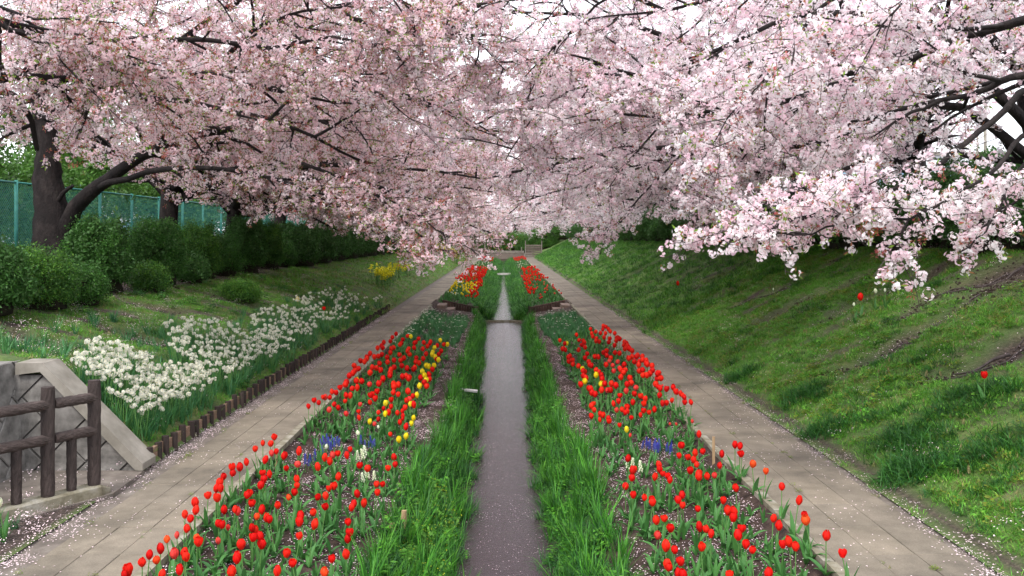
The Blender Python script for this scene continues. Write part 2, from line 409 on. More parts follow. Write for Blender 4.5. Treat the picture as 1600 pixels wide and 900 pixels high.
# ------------------------------------------------------------------ log edging of the left bank
eg = empty('log_edging', (-3.73, 9.4, 0), label='low edging of dark stakes and brown boards along the path under the daffodils', cat='edging')
smesh = []
for k in range(4):
    mb = MB(); h = .175 + .012 * k
    mb.tube([(0, 0, -.1), (0, 0, h * .5), (random.uniform(-.004, .004), 0, h)], [.042, .041, .039], 9); smesh.append(mb.mesh('stake', M['stake'], False))
mb = MB(); mb.box((0, 0, .05), (.04, .2, .2)); bmesh_ = mb.mesh('board', M['board'])
y = 9.42; i = 0
while y < 29.4:
    link('stake', random.choice(smesh), eg, (random.uniform(-.008, .008), y - 9.4, 0), random.uniform(0, 3))
    link('board', bmesh_, eg, (-.022, y - 9.4 + .14, random.uniform(-.012, .01))); y += (.28, .16, .27, .29)[i % 4]; i += 1

# ------------------------------------------------------------------ concrete wall with diagonal blocks
def clip_poly(poly, a, b):
    """keep the part of poly left of the line a->b"""
    out = []
    for i in range(len(poly)):
        p, q = poly[i], poly[(i + 1) % len(poly)]
        s = lambda r: (b[0] - a[0]) * (r[1] - a[1]) - (b[1] - a[1]) * (r[0] - a[0])
        sp, sq = s(p), s(q)
        if sp >= 0: out.append(p)
        if (sp >= 0) != (sq >= 0):
            t = sp / (sp - sq); out.append((p[0] + (q[0] - p[0]) * t, p[1] + (q[1] - p[1]) * t))
    return out
def block_wall(root, outline, to3, size=.31, gap=.015, depth=.035, off=(0, 0)):
    """diamond-laid blocks clipped to a convex outline (counter-clockwise); to3(u, v, out) gives the point in space"""
    us = [p[0] for p in outline]; vs = [p[1] for p in outline]
    mb = MB(); n = len(outline)
    mb.add([to3(u, v, -depth) for u, v in outline] + [to3(u, v, -.3) for u, v in outline], [tuple(range(n)), tuple(range(2 * n - 1, n - 1, -1))] + [(i, i + n, (i + 1) % n + n, (i + 1) % n) for i in range(n)])
    mb.build('backing', M['concrete'], root)
    c45 = math.sqrt(.5); N = int((max(us) - min(us) + max(vs) - min(vs)) / size) + 3
    cu, cv = (min(us) + max(us)) / 2 + off[0], (min(vs) + max(vs)) / 2 + off[1]
    for i in range(-N, N):
        for j in range(-N, N):
            w2 = size * 2
            a0, a1 = i * w2 + gap / 2 + (j % 2) * size, (i + 1) * w2 - gap / 2 + (j % 2) * size
            b0, b1 = j * size + gap / 2, (j + 1) * size - gap / 2
            poly = [(cu + (p - q) * c45, cv + (p + q) * c45) for p, q in ((a0, b0), (a1, b0), (a1, b1), (a0, b1))]
            for k in range(n):
                poly = clip_poly(poly, outline[k], outline[(k + 1) % n])
                if len(poly) < 3: break
            if len(poly) < 3: continue
            ar = abs(sum(poly[k][0] * poly[(k + 1) % len(poly)][1] - poly[(k + 1) % len(poly)][0] * poly[k][1] for k in range(len(poly)))) / 2
            if ar < .004: continue
            m = len(poly); mx = sum(p[0] for p in poly) / m; my = sum(p[1] for p in poly) / m
            pr = random.uniform(-.004, .006)
            front = [to3(mx + (u - mx) * .97, my + (v - my) * .97, pr) for u, v in poly]
            mid = [to3(u, v, pr - .008) for u, v in poly]; back = [to3(u, v, -depth) for u, v in poly]
            mb = MB(); mb.add(front + mid + back, [tuple(range(m))] + [(k + q * m, k + (q + 1) * m, (k + 1) % m + (q + 1) * m, (k + 1) % m + q * m) for q in (0, 1) for k in range(m)])
            mb.build('block', M['concrete'], root)
rw = empty('retaining_wall', (-4.3, 9.2, 0), label='grey concrete retaining wall of diagonal blocks with a sloping coping, behind the log fence', cat='wall')
ox, oy = -4.3, 9.2
block_wall(rw, [(-5.0, 0), (-3.74, 0), (-3.72, .03), (-4.68, .99), (-5.0, .99)], lambda u, v, o: (u - ox, 9.14 - o + .0 - oy, v), off=(.1, .05))
block_wall(rw, [(4.0, 0), (9.3, 0), (9.3, 1.12), (4.0, 1.12)], lambda u, v, o: (-4.86 - .14 * v + o - ox, u - oy, v))
mb = MB()   # sloping coping
cp = [(-4.70, 1.03), (-3.73, .03), (-3.66, .03), (-3.66, .10), (-4.67, 1.12), (-4.95, 1.12), (-4.95, 1.0)]
yf, yb = 9.08, 9.42
n = len(cp)
mb.add([(x - ox, yf - oy, z) for x, z in cp] + [(x - ox, yb - oy, z) for x, z in cp], [tuple(range(n)), tuple(range(2 * n - 1, n - 1, -1))] + [(i, i + n, (i + 1) % n + n, (i + 1) % n) for i in range(n)])
mb.build('coping', M['coping'], rw)

mb = MB(); mb.add([(-4.95, 4.0, -.02), (-4.75, 6.4, -.02), (-3.62, 8.3, -.02), (-3.66, 9.12, -.02), (-4.95, 9.12, -.02), (-4.95, 4.0, .022), (-4.75, 6.4, .022), (-3.62, 8.3, .022), (-3.66, 9.12, .022), (-4.95, 9.12, .022)],
       [(5, 6, 7, 8, 9)] + [(i, (i + 1) % 5, (i + 1) % 5 + 5, i + 5) for i in range(5)]); tag(mb.build('stair_landing', M['asphalt']), kind='structure')
# curb and log fence
d = Vector((.24, .37, 0)).normalized(); P2 = Vector((-3.77, 8.25, 0)); P1 = Vector((-4.01, 7.88, 0)); P0 = P1 - (P2 - P1) * 1.25; Pm = P0 - (P2 - P1) * 1.2
ang = math.atan2(d.y, d.x)
cb = MB(); pts = [P2 + d * .14, P2 + d * .02, P1, P0, Pm, Pm - d * .9]
nrm = Vector((d.y, -d.x, 0)); prof = [(-.09, -.05), (.09, -.05), (.085, .105), (.07, .12), (-.09, .12)]
vs = []
for i, p in enumerate(pts):
    k = .45 if i == 0 else 1
    for a, z in prof: vs.append(p + nrm * a * k + Vector((0, 0, z - (.05 if i == 0 and z > 0 else 0))))
m5 = len(prof)
cb.add(vs, [tuple(range(m5 - 1, -1, -1)), tuple(range((len(pts) - 1) * m5, len(pts) * m5))] + [(i * m5 + k, i * m5 + (k + 1) % m5, (i + 1) * m5 + (k + 1) % m5, (i + 1) * m5 + k) for i in range(len(pts) - 1) for k in range(m5)])
tag(cb.build('concrete_curb', M['curb']), 'low mossy concrete curb under the log fence', 'curb')
fe = empty('log_fence', (-4.01, 7.88, .12), label='brown log-textured fence of posts and two rails standing on the mossy curb', cat='fence')
def barky(r, h, seg=14, sides=18, amp=.05, ph=0):
    pts, rr = [], []
    mb = MB(); vs = []
    for i in range(seg + 1):
        z = h * i / seg
        for k in range(sides):
            t = 2 * math.pi * k / sides
            q = r * (1 + amp * math.sin(k * 2.3 + i * .7 + ph) * math.sin(i * 1.9 + k + ph) + amp * .6 * random.uniform(-1, 1)) * (.95 if i in (0, seg) else 1)
            vs.append((q * math.cos(t), q * math.sin(t), z))
    fs = [(i * sides + k, i * sides + (k + 1) % sides, (i + 1) * sides + (k + 1) % sides, (i + 1) * sides + k) for i in range(seg) for k in range(sides)]
    fs += [tuple(range(sides - 1, -1, -1)), tuple(seg * sides + k for k in range(sides))]
    mb.add(vs, fs); return mb
for p in (P2, P1, P0, Pm):
    barky(.057, .96, ph=p.x).build('post', M['log'], fe).location = (p.x + 4.01, p.y - 7.88, 0)
for a, b in ((P2, P1), (P1, P0), (P0, Pm)):
    q = (a + b) / 2
    barky(.043, .47, ph=q.x * 3).build('short_post', M['log'], fe).location = (q.x + 4.01, q.y - 7.88, 0)
def rail(a, b, z, e0, e1):
    L = (b - a).length + e0 + e1
    o = barky(.047, L, 16, 16, .07, ph=z * 9 + a.x).build('rail', M['logh'], fe)
    s = a - d * 0 + (a - b).normalized() * e0
    o.location = (s.x + 4.01, s.y - 7.88, z - .12)
    o.rotation_euler = (b - a).normalized().to_track_quat('Z', 'Y').to_euler()
    o.location = Vector(o.location) + Vector((nrm.x, nrm.y, 0)) * .012
for z in (.925, .62):
    rail(P2, P1, z, .0, -.05); rail(P1, P0, z, .02, 0); rail(P0, Pm, z, .0, 0)

# ------------------------------------------------------------------ steps with plank screens, weir, slabs over the stream
for s, lab in ((-1, 'wooden steps beside the stream below a dark plank screen, daffodil side'), (1, 'wooden steps beside the stream below a dark plank screen, open slope side')):
    st = empty('wooden_steps', (s * 1.6, 32.6, 0), label=lab, cat='steps', group='steps down to the stream')
    for k in range(4):
        mb = MB(); zt = -.03 - .15 * k; mb.box((0, 0, (zt - .85) / 2), (.295, 1.15, zt + .85), jit=.006)
        mb.build('tread', M['tread'], st).location = (s * (2.22 - .3 * k) - s * 1.6, -.25, 0)
    for k in range(13):
        x = 2.2 - .098 * k; zt = .02 - .26 * k / 12
        mb = MB(); mb.box((0, 0, (zt - .9) / 2), (.09, .05, zt + .9 + random.uniform(-.01, .02)))
        mb.build('plank', M['plank'], st).location = (s * x - s * 1.6, .42 + random.uniform(-.006, .006), 0)
    mb = MB(); mb.tube([(s * 2.26, 33.07, .045), (s * .96, 33.07, -.225)], .035, 8); mb.build('top_rail', M['plank'], st).location = (-s * 1.6, -32.6, 0)
    mb = MB(); mb.tube([(s * .97, 33.0, -.9), (s * .97, 33.0, -.16)], .055, 9); mb.build('corner_post', M['plank'], st).location = (-s * 1.6, -32.6, 0)
mb = MB(); mb.box((0, 33.06, -.86), (1.9, .1, .36), jit=.006); tag(mb.build('stone_weir', M['curb']), 'low stone sill across the stream between the two wooden steps', 'weir')
mb = MB(); mb.box((0, 0, 0), (1.0, .5, .12), jit=.02); o = mb.build('stone_slab', M['pale']); o.location = (.02, 66, -.33)
tag(o, 'pale stone slab laid across the far stream', 'slab')
x, y = hit(729, 622, .1)
mb = MB(); mb.box((0, 0, 0), (.46, .1, .03), jit=.006); o = mb.build('pale_board', M['pale'], smooth=False); o.location = (-.72, y + .2, -.45); o.rotation_euler = (.1, .1, .05)
tag(o, 'short pale board lying in the grass at the water edge', 'board')
for px, py, h, r, tilt, lab in ((630, 850, .3, .03, .03, 'square wooden peg at the edge of the bed above the yellow-flowered weeds'), (621, 850, .2, .03, -.3, 'short split wooden peg leaning on the square peg'),
                          (1115, 727, .31, .022, .0, 'pinkish wooden peg beside the path on the open slope side'), (431, 735, .2, .014, .06, 'thin wooden stick between the tulips next to the hedge-side path')):
    x, y = hit(px, py)
    mb = MB(); n_ = 4; mb.tube([(0, 0, -.1), (0, 0, h)], [r, r * .92], n_)
    o = mb.build('wooden_peg', M['peg']); o.location = (x, y, gzf(x, y)); o.rotation_euler = (0, tilt, .6); tag(o, lab, 'peg')

# ------------------------------------------------------------------ far end of the path
def slat_barrier(x0, x1, y, z0, h, n, label, posts=(0, 1), ph=.45):
    b = empty('slat_barrier', ((x0 + x1) / 2, y, z0), label=label, cat='barrier'); w = x1 - x0
    for k in range(n):
        mb = MB(); mb.box((0, 0, 0), (w, .04, h / n * .72)); mb.build('slat', M['weathered'], b).location = (0, 0, h * (k + .5) / n)
    for s in (-.5, .5):
        mb = MB(); mb.box((0, 0, (h + ph) / 2), (.12, .12, h + ph)); mb.build('post', M['coping'], b).location = (w * s, -.09, 0)
slat_barrier(2.55, 4.45, 105, 0, 1.5, 7, 'weathered slat barrier closing the far end of the path on the open slope side')
slat_barrier(-4.2, -2.2, 105, 0, 1.1, 5, 'weathered slat barrier closing the far end of the hedge-side path')
bd = empty('footbridge', (0, 106, 0), label='low concrete footbridge with dark rail panels closing off the far stream', cat='bridge')
mb = MB(); mb.box((.2, 0, .62), (4.4, .8, .25)); mb.build('deck', M['coping'], bd)
mb = MB(); mb.box((.2, -.3, .15), (4.4, .12, .7)); mb.build('panel', M['weathered'], bd)
for x in (-1.8, -.6, .8, 2.1):
    mb = MB(); mb.box((x, -.3, .95), (.1, .1, .45)); mb.build('post', M['coping'], bd)

# ------------------------------------------------------------------ plant pieces
def blade(mb, base, dirv, L, w, droop, col=None, seg=3, mi=0, fold=0.0):
    """one strap leaf: rises along dirv and bends over by droop"""
    p = Vector(base); d_ = Vector(dirv).normalized(); side = d_.cross(Vector((0, 0, 1)))
    if side.length < .05: side = Vector((math.cos(L * 99), math.sin(L * 99), 0))
    side.normalize(); vs = []
    hd = Vector((d_.x, d_.y, 0)); hd = hd.normalized() if hd.length > .01 else Vector((1, 0, 0))
    for i in range(seg + 1):
        t = i / seg; ww = w * (1 - t ** 1.8) * (.6 + .4 * min(1, t * 4)) / 2
        if i == seg: vs.append(p.copy())
        else: vs += [p - side * ww, p + side * ww]
        d_ = (d_ + (hd * .7 - Vector((0, 0, 1))) * droop / seg).normalized(); p = p + d_ * L / seg
    fs = [(2 * i, 2 * i + 1, 2 * i + 3, 2 * i + 2) for i in range(seg - 1)] + [(2 * seg - 2, 2 * seg - 1, 2 * seg)]
    mb.add(vs, fs, mi, col)

def rdir(spread):
    a = random.uniform(0, 2 * math.pi); s = random.uniform(.1, 1) * spread
    return Vector((math.cos(a) * s, math.sin(a) * s, 1))

def vary(c, k=.25):
    q = 1 + random.uniform(-k, k); return tuple(max(0, min(1, v * q * (1 + random.uniform(-k, k) * .3))) for v in c)

def grass_tuft(n, L, w, spread, cols, rad=.05, droop=.7, seg=2):
    mb = MB()
    for _ in range(n):
        a = random.uniform(0, 6.28); r = rad * math.sqrt(random.random())
        blade(mb, (r * math.cos(a), r * math.sin(a), -.01), rdir(spread), L * random.uniform(.5, 1.1), w * random.uniform(.7, 1.2), droop * random.uniform(.3, 1.5), vary(random.choice(cols)), seg)
    return mb.mesh('tuft', M['green'])
G1 = [(.10, .31, .03), (.14, .37, .035), (.075, .25, .03), (.18, .38, .05)]
G2 = [(.025, .10, .022), (.04, .15, .026), (.03, .12, .028), (.06, .2, .03)]
G3 = [(.08, .28, .02), (.11, .32, .03), (.06, .22, .03)]
GD = [(.24, .25, .08), (.18, .26, .06), (.28, .22, .1), (.13, .26, .05)]
lawn = [grass_tuft(26, .085, .007, .9, G1, .09) for _ in range(3)] + [grass_tuft(22, .07, .007, 1.0, GD, .09) for _ in range(2)] + [grass_tuft(26, .16, .007, .8, G2, .07, 1.0, 3) for _ in range(2)]
def weed(n, cols, r=.012, h=.08, flower=None):
    mb = MB()
    for _ in range(n):
        a = random.uniform(0, 6.28); q = .09 * math.sqrt(random.random()); b_ = Vector((q * math.cos(a), q * math.sin(a), random.uniform(.01, h)))
        N_ = Vector((random.uniform(-.7, .7), random.uniform(-.7, .7), 1)).normalized(); t = N_.orthogonal().normalized(); t2 = N_.cross(t); s = r * random.uniform(.7, 1.3)
        mb.add([b_ - t * s * 1.6, b_ - t2 * s * .7, b_ + t * s * 1.6, b_ + t2 * s * .7], [(0, 1, 2, 3)], 0, vary(random.choice(cols)))
    if flower:
        for _ in range(5):
            b_ = Vector((random.uniform(-.09, .09), random.uniform(-.09, .09), h + random.uniform(0, .04))); s = .006
            for k in range(2):
                t = Vector((math.cos(k * 1.57), math.sin(k * 1.57), .2)) * s; t2 = Vector((-math.sin(k * 1.57), math.cos(k * 1.57), .3)) * s
                mb.add([b_ - t, b_ - t2, b_ + t, b_ + t2], [(0, 1, 2, 3)], 0, flower)
    return mb.mesh('weed', M['green'])
weeds = [weed(40, G1), weed(46, G2, .014, .12), weed(40, G3, .013, .16), weed(40, [(.16, .2, .02), (.2, .24, .03), (.1, .2, .02)], .011, .07)]
C_lawn = protos('lawn_proto', lawn + weeds)          # 0-6 grass, 7-10 weeds
C_sedge = protos('sedge_proto', [grass_tuft(34, .42, .012, .55, G2, .07, .9, 4), grass_tuft(34, .36, .012, .6, G3, .07, .9, 4), grass_tuft(30, .5, .014, .4, G2 + G3, .06, .55, 4), grass_tuft(40, .3, .008, .8, G2, .08, 1.4, 4), grass_tuft(24, .55, .018, .33, [(.05, .2, .03), (.08, .28, .03)], .06, .4, 4)]
                 + [weed(60, G3, .016, .2), weed(70, [(.09, .26, .03), (.12, .3, .04)], .016, .22, (.6, .62, .04)), weed(50, G2, .014, .1)])

def petal_patch(n, R, k=1.0):
    mb = MB()
    for _ in range(n):
        a = random.uniform(0, 6.28); q = R * math.sqrt(random.random()); c = Vector((q * math.cos(a), q * math.sin(a), random.uniform(.004, .010)))
        t = random.uniform(0, 6.28); s = random.uniform(.006, .0095) * k; u = Vector((math.cos(t), math.sin(t), random.uniform(-.25, .25))) * s; v = Vector((-math.sin(t), math.cos(t), random.uniform(-.25, .25))) * s * .75
        mb.add([c - u, c - v, c + u * .8 + v * .35, c + v], [(0, 1, 2, 3)])
    return mb.mesh('petals', M['fallen'])
C_pet = protos('petal_proto', [petal_patch(26, .16) for _ in range(4)] + [petal_patch(7, .2) for _ in range(2)])

def scat_ground(name, N, xr, yr, coll, idx, smin, smax, keep=None, tilt=.15, dz=0, far_scale=0, yexp=1.0, **kw):
    u = rng.random(N); Y = yr[0] + (yr[1] - yr[0]) * u ** yexp; X = rng.uniform(xr[0], xr[1], N)
    if keep is not None:
        k = keep(X, Y); X, Y = X[k], Y[k]
    n = len(X); S = rng.uniform(smin, smax, n) * (1 + far_scale * np.clip((Y - 14) / 40, 0, 2))
    Z = gz(X, Y) + dz
    R = np.stack([rng.uniform(-tilt, tilt, n), rng.uniform(-tilt, tilt, n), rng.uniform(0, 6.28, n)], -1)
    I = rng.choice(idx, n)
    return np.stack([X, Y, Z], -1), R, S, I
def join(*a): return [np.concatenate([q[k] for q in a]) for k in range(4)]

# bank grass
def kb(thr, pw=1.25): return lambda X, Y: (rng.random(len(X)) > soilmask(X, Y) * pw) & (gully(X, Y) < .22) & (wob(X, Y, .8) > thr)
def dry(X, Y): return (gully(X, Y) < .35) & (rng.random(len(X)) > soilmask(X, Y) * .9) & (wob(X * 1.3, Y, .5) > -.1)
offw = lambda X, Y: ~((Y < 9.45) & (X < -3.6))
R_ = join(scat_ground('g', 24000, (3.56, 8.5), (5.5, 24), C_lawn, [0, 1, 2, 0, 1, 2, 3], .55, 1.15, kb(-9)),
          scat_ground('g', 4500, (3.8, 8.5), (5.5, 26), C_lawn, [3, 4, 10], .7, 1.3, dry),
          scat_ground('g', 2200, (3.65, 8.5), (5.5, 24), C_lawn, [5, 6, 5, 6, 9], .5, 1.2, kb(.2)),
          scat_ground('g', 3400, (3.6, 8.3), (5.5, 24), C_lawn, [7, 7, 10], .45, .85, kb(-.4)),
          scat_ground('g', 11000, (3.56, 8.6), (22, 106), C_lawn, [0, 1, 2, 5], 1.2, 1.9, kb(-9), far_scale=.35, yexp=1.5))
def clumps(pts, idx, smin, smax):
    X = np.array([p[0] + random.gauss(0, p[2]) for p in pts for _ in range(p[3])]); Y = np.array([p[1] + random.gauss(0, p[2]) for p in pts for _ in range(p[3])]); n = len(X)
    X = np.maximum(X, 3.62)
    return [np.stack([X, Y, gz(X, Y)], -1), np.stack([rng.uniform(-.2, .2, n), rng.uniform(-.2, .2, n), rng.uniform(0, 6.3, n)], -1), rng.uniform(smin, smax, n), rng.choice(idx, n)]
cp_ = [(3.95, 8.6, .16, 70), (4.2, 9.3, .2, 60), (3.9, 10.6, .15, 50), (4.5, 8.2, .2, 50), (5.0, 9.6, .25, 60), (4.1, 12.2, .16, 50), (3.9, 14.5, .15, 40), (5.6, 8.4, .2, 50), (4.4, 16.5, .2, 40), (5.3, 11.2, .22, 50)] + [(random.uniform(3.8, 7.8), random.uniform(7, 26), random.uniform(.06, .16), 18) for _ in range(34)]
R_ = join(R_, clumps(cp_[:8], [5, 6], 1.0, 1.8), clumps(cp_[8:], [5, 6, 5, 6, 0], .6, 1.2))
scatter('bank_grass', *R_, C_lawn, label='short green grass and weeds on the open slope', cat='grass')
L_ = join(scat_ground('g', 15000, (-7.6, -3.78), (9.4, 26), C_lawn, [0, 3, 4, 1, 2], .6, 1.15, lambda X, Y: kb(-9)(X, Y) & offw(X, Y)),
          scat_ground('g', 1400, (-7.6, -3.8), (9.4, 26), C_lawn, [5, 6, 7, 8], .8, 1.5, lambda X, Y: kb(.3)(X, Y) & offw(X, Y)),
          scat_ground('g', 7500, (-7.6, -3.75), (24, 106), C_lawn, [0, 1, 3, 4], 1.2, 1.9, kb(-9), far_scale=.35, yexp=1.5))
scatter('bank_grass', *L_, C_lawn, label='thin dry-looking grass on the bank below the hedge', cat='grass')
def lump(k):
    mb = MB(); vs = []
    for i in range(12):
        z = 1 - 2 * (i + .5) / 12; r = math.sqrt(1 - z * z); a = i * 2.4; q = random.uniform(.6, 1.2); vs.append(Vector((r * math.cos(a) * q, r * math.sin(a) * q, z * q * .6)) * .5)
    import bmesh
    bm = bmesh.new(); [bm.verts.new(v) for v in vs]; bmesh.ops.convex_hull(bm, input=bm.verts); me = bpy.data.meshes.new('clod'); bm.to_mesh(me); bm.free(); me.materials.append(M['soil']); return me
C_clod = protos('clod_proto', [lump(k) for k in range(4)])
n_ = 420; X_ = rng.normal(7.5, .5, n_); Y_ = rng.normal(13.0, .9, n_); cl = [[np.stack([X_, Y_, gz(X_, Y_)], -1), rng.uniform(0, 6, (n_, 3)), rng.uniform(.02, .07, n_), rng.integers(0, 4, n_)]]
for side, GG in ((1, GULLY), (-1, GULLYL)):
    for gi, (y0, a, b) in enumerate(GG):
        i_ = gi if side > 0 else gi + len(GULLY); n = int(130 * (b - a)); X = rng.uniform(a, b, n)
        Y = y0 + .22 * np.sin(X * 1.7 + i_) + .1 * np.sin(X * 5 + i_ * 2) + rng.normal(0, .09, n)
        cl.append([np.stack([X, Y, gz(X, Y)], -1), rng.uniform(0, 6, (n, 3)), rng.uniform(.02, .085, n) * rng.uniform(.5, 1, n), rng.integers(0, 4, n)])
scatter('soil_clods', *join(*cl), C_clod, label='dark crumbly earth broken open along the gullies of the banks', cat='earth')
mb = MB()
for side, GG in ((1, GULLY), (-1, GULLYL)):
    for gi, (y0, a, b) in enumerate(GG):
        i_ = gi if side > 0 else gi + len(GULLY)
        for q in range(4):
            xa = random.uniform(a, b - .4); xb = min(b, xa + random.uniform(.5, 1.6)); oy_ = random.uniform(-.12, .12); pts_ = []
            for t in np.linspace(0, 1, 9):
                x_ = xa + (xb - xa) * t; y_ = y0 + .22 * math.sin(x_ * 1.7 + i_) + .1 * math.sin(x_ * 5 + i_ * 2) + oy_ + .05 * math.sin(x_ * 11 + q); pts_.append((x_, y_, gzf(x_, y_) + .015))
            r_ = random.uniform(.008, .028); mb.tube(pts_, [r_ * (.3 + .7 * (k / 8 if side > 0 else 1 - k / 8)) for k in range(9)], 5)
tag(mb.build('exposed_roots', M['twigbark'], smooth=True), 'thin dark cherry roots laid bare in the gullies of both banks', 'roots', kind='stuff')
jw = join(*[scat_ground('j', n_, (xx - .012, xx + .012), (5.5, 26), C_lawn, [3, 4, 10], .22, .5, lambda X, Y: wob(X, Y * 1.7, 1.3) > .1) for xx, n_ in ((2.783, 130), (3.45, 150), (3.117, 50), (-3.46, 120), (-2.9, 60))])
scatter('joint_weeds', *jw, C_lawn, label='tiny weeds growing in the joints of the paving', cat='weeds')
# streamside sedge and weeds
def verge(N, yr, idx, s0, s1, fs=0, yexp=1.0, a=.0, b=1.0):
    u = rng.random(N); Y = yr[0] + (yr[1] - yr[0]) * u ** yexp; sd_ = rng.choice([-1, 1], N); hw = half_w(Y)
    t = a + (b - a) * rng.random(N); X = sd_ * (hw + .04 + (1.02 - hw) * t)
    k = ~((Y > 31.6) & (Y < 33.2) & (np.abs(X) > .85)); X, Y = X[k], Y[k]; n = len(X)
    S = rng.uniform(s0, s1, n) * (1 + fs * np.clip((Y - 14) / 40, 0, 2))
    R = np.stack([rng.uniform(-.15, .15, n), rng.uniform(-.15, .15, n) - np.sign(X) * .15 * (np.abs(X) < .8), rng.uniform(0, 6.28, n)], -1)
    return [np.stack([X, Y, gz(X, Y) - .01], -1), R, S, rng.choice(idx, n)]
yw = verge(130, (7.6, 9.9), [6], .7, 1.0, a=.1, b=.72); yw[0] = yw[0][:]; kk = yw[0][:, 0] < 0; yw = [q[kk] for q in yw]
ov = verge(900, (5.5, 32), [0, 2, 3, 3, 5], .5, .95, a=-.22, b=.1); kk = wob(ov[0][:, 0] * 2, ov[0][:, 1] * 2.2, .9) > .05; ov = [q[kk] for q in ov]; ov[0][:, 2] = -.8
V_ = join(verge(2500, (5, 32), [0, 1, 2, 3, 3, 4], .45, 1.0), verge(2200, (5, 32), [5, 7, 3, 7], .7, 1.2, a=.1), verge(3900, (33, 104), [0, 1, 3, 5], .8, 1.1, .35, 1.4), yw, ov)
P_ = V_[0]; k_ = ~((np.abs(P_[:, 0]) > .92) & (P_[:, 1] > 11.5) & (P_[:, 1] < 31)) & (P_[:, 0] < 1.0); V_ = [q[k_] for q in V_]
scatter('stream_sedge', *V_, C_sedge, label='long green sedge and weeds lining both edges of the stream', cat='grass')

# fallen petals
def near_edge(X, Y): return rng.random(len(X)) < 1
pt = []
def pp(N, xr, yr, idx=(0, 1, 2, 3), s=(.8, 1.2), dz=.004, yexp=1.2, keep=None, tilt=.02): pt.append(scat_ground('p', N, xr, yr, C_pet, list(idx), s[0], s[1], keep, tilt, dz, 0, yexp))
pp(430, (-2.55, -1.1), (5.5, 13)); pp(430, (1.1, 2.35), (5.5, 13)); pp(240, (-2.5, -1.0), (13, 31)); pp(160, (1.0, 2.3), (13, 31))
pp(300, (-1.35, -.95), (12, 31)); pp(280, (.95, 1.3), (11, 31))
pp(260, (-3.72, -3.56), (6, 29), tilt=0); pp(200, (3.44, 3.62), (5.5, 30), tilt=0); pp(90, (3.5, 3.75), (5.5, 30))
pp(120, (-3.45, -2.65), (5, 25), (4, 5), tilt=0); pp(130, (2.45, 3.45), (5, 25), (4, 5), tilt=0)
pp(60, (-4.7, -3.75), (6.2, 9.1), tilt=0); pp(80, (-4.3, -3.7), (5.5, 7.8), tilt=0)
pp(1500, (3.8, 8.3), (6, 30), (0, 4, 5, 4, 5), dz=.045, keep=lambda X, Y: rng.random(len(X)) < .25 + soilmask(X, Y), tilt=.3); pp(900, (-7.6, -3.9), (9.6, 28), (0, 4, 5, 1), dz=.045, tilt=.3)
PT = join(*pt)
tx = -np.arctan(np.gradient(np.interp(np.linspace(-9, 9, 361), PX + QX, PZ + QZ), .05)); PT[1][:, 1] += np.where(np.abs(PT[0][:, 0]) > 3.75, np.interp(PT[0][:, 0], np.linspace(-9, 9, 361), tx), 0)
scatter('fallen_petals', *PT, C_pet, label='pale pink cherry petals fallen on the paths, soil and grass', cat='petals')
n = 520; Yw = rng.uniform(5, 33, n); Xw = rng.uniform(-.6, .6, n)
scatter('floating_petals', np.stack([Xw, Yw, 0 * Yw - .747], -1), np.stack([0 * Xw, 0 * Xw, rng.uniform(0, 6, n)], -1), np.full(n, .7), rng.choice([4, 5], n), C_pet, label='small pale petals drifting on the stream', cat='petals')

# ------------------------------------------------------------------ tulips
def tulip_head(Rr, Hh, openk, nrow=5):
    mb = MB()
    for k in range(6):
        inner = k >= 3; a0 = (k % 3) * 2.0944 + (1.047 if inner else 0) + random.uniform(-.12, .12); ro = (.86 if inner else 1) * Rr; hh = Hh * (random.uniform(.94, 1.05))
        rows = []
        for i in range(nrow):
            v = i / (nrow - 1); r = ro * (math.sin(math.pi * (.10 + .76 * v)) ** .8 * (1 - openk) + openk * (.4 + .7 * v))
            w = 1.0 * (1 - .8 * v ** 2.6)
            rows.append([(r * math.cos(a0 + u * w) , r * math.sin(a0 + u * w), hh * (v - .10 * abs(u) * v)) for u in (-1, -.45, .45, 1)] if i < nrow - 1 else [((r * .9) * math.cos(a0 + u * .5), (r * .9) * math.sin(a0 + u * .5), hh * (1.03 - .08 * abs(u))) for u in (-1, -.45, .45, 1)])
        vs = [p for r_ in rows for p in r_]
        mb.add(vs, [(i * 4 + j, i * 4 + j + 1, (i + 1) * 4 + j + 1, (i + 1) * 4 + j) for i in range(nrow - 1) for j in range(3)])
    return mb
def head_mesh(mat, R, Hh, op): return tulip_head(R, Hh, op).mesh('bloom', M[mat], True)
HEADS = {'r': [head_mesh('red', .031, .066, 0), head_mesh('red', .033, .062, .12), head_mesh('red', .029, .068, .0), head_mesh('red', .034, .058, .25), head_mesh('red', .035, .055, .45), head_mesh('red', .027, .06, .08), head_mesh('red', .036, .05, .6)],
         'o': [head_mesh('orange', .034, .058, .25), head_mesh('orange', .03, .055, .1)], 'p': [head_mesh('pinkred', .032, .062, .05), head_mesh('pinkred', .033, .056, .2)],
         'y': [head_mesh('yellow', .031, .066, .05), head_mesh('yellow', .034, .066, .3)], 'w': [head_mesh('cream', .018, .046, 0)], 'b': [head_mesh('pinkred', .019, .042, 0)], 'W': [head_mesh('cream', .028, .06, .05)]}
def stem_mesh(h, bend, a):
    mb = MB(); mb.tube([(0, 0, -.02), (bend * .3 * math.cos(a), bend * .3 * math.sin(a), h * .5), (bend * math.cos(a), bend * math.sin(a), h)], [.0045, .004, .0038], 5, cap=False)
    return mb.mesh('stem', M['stem'], True)
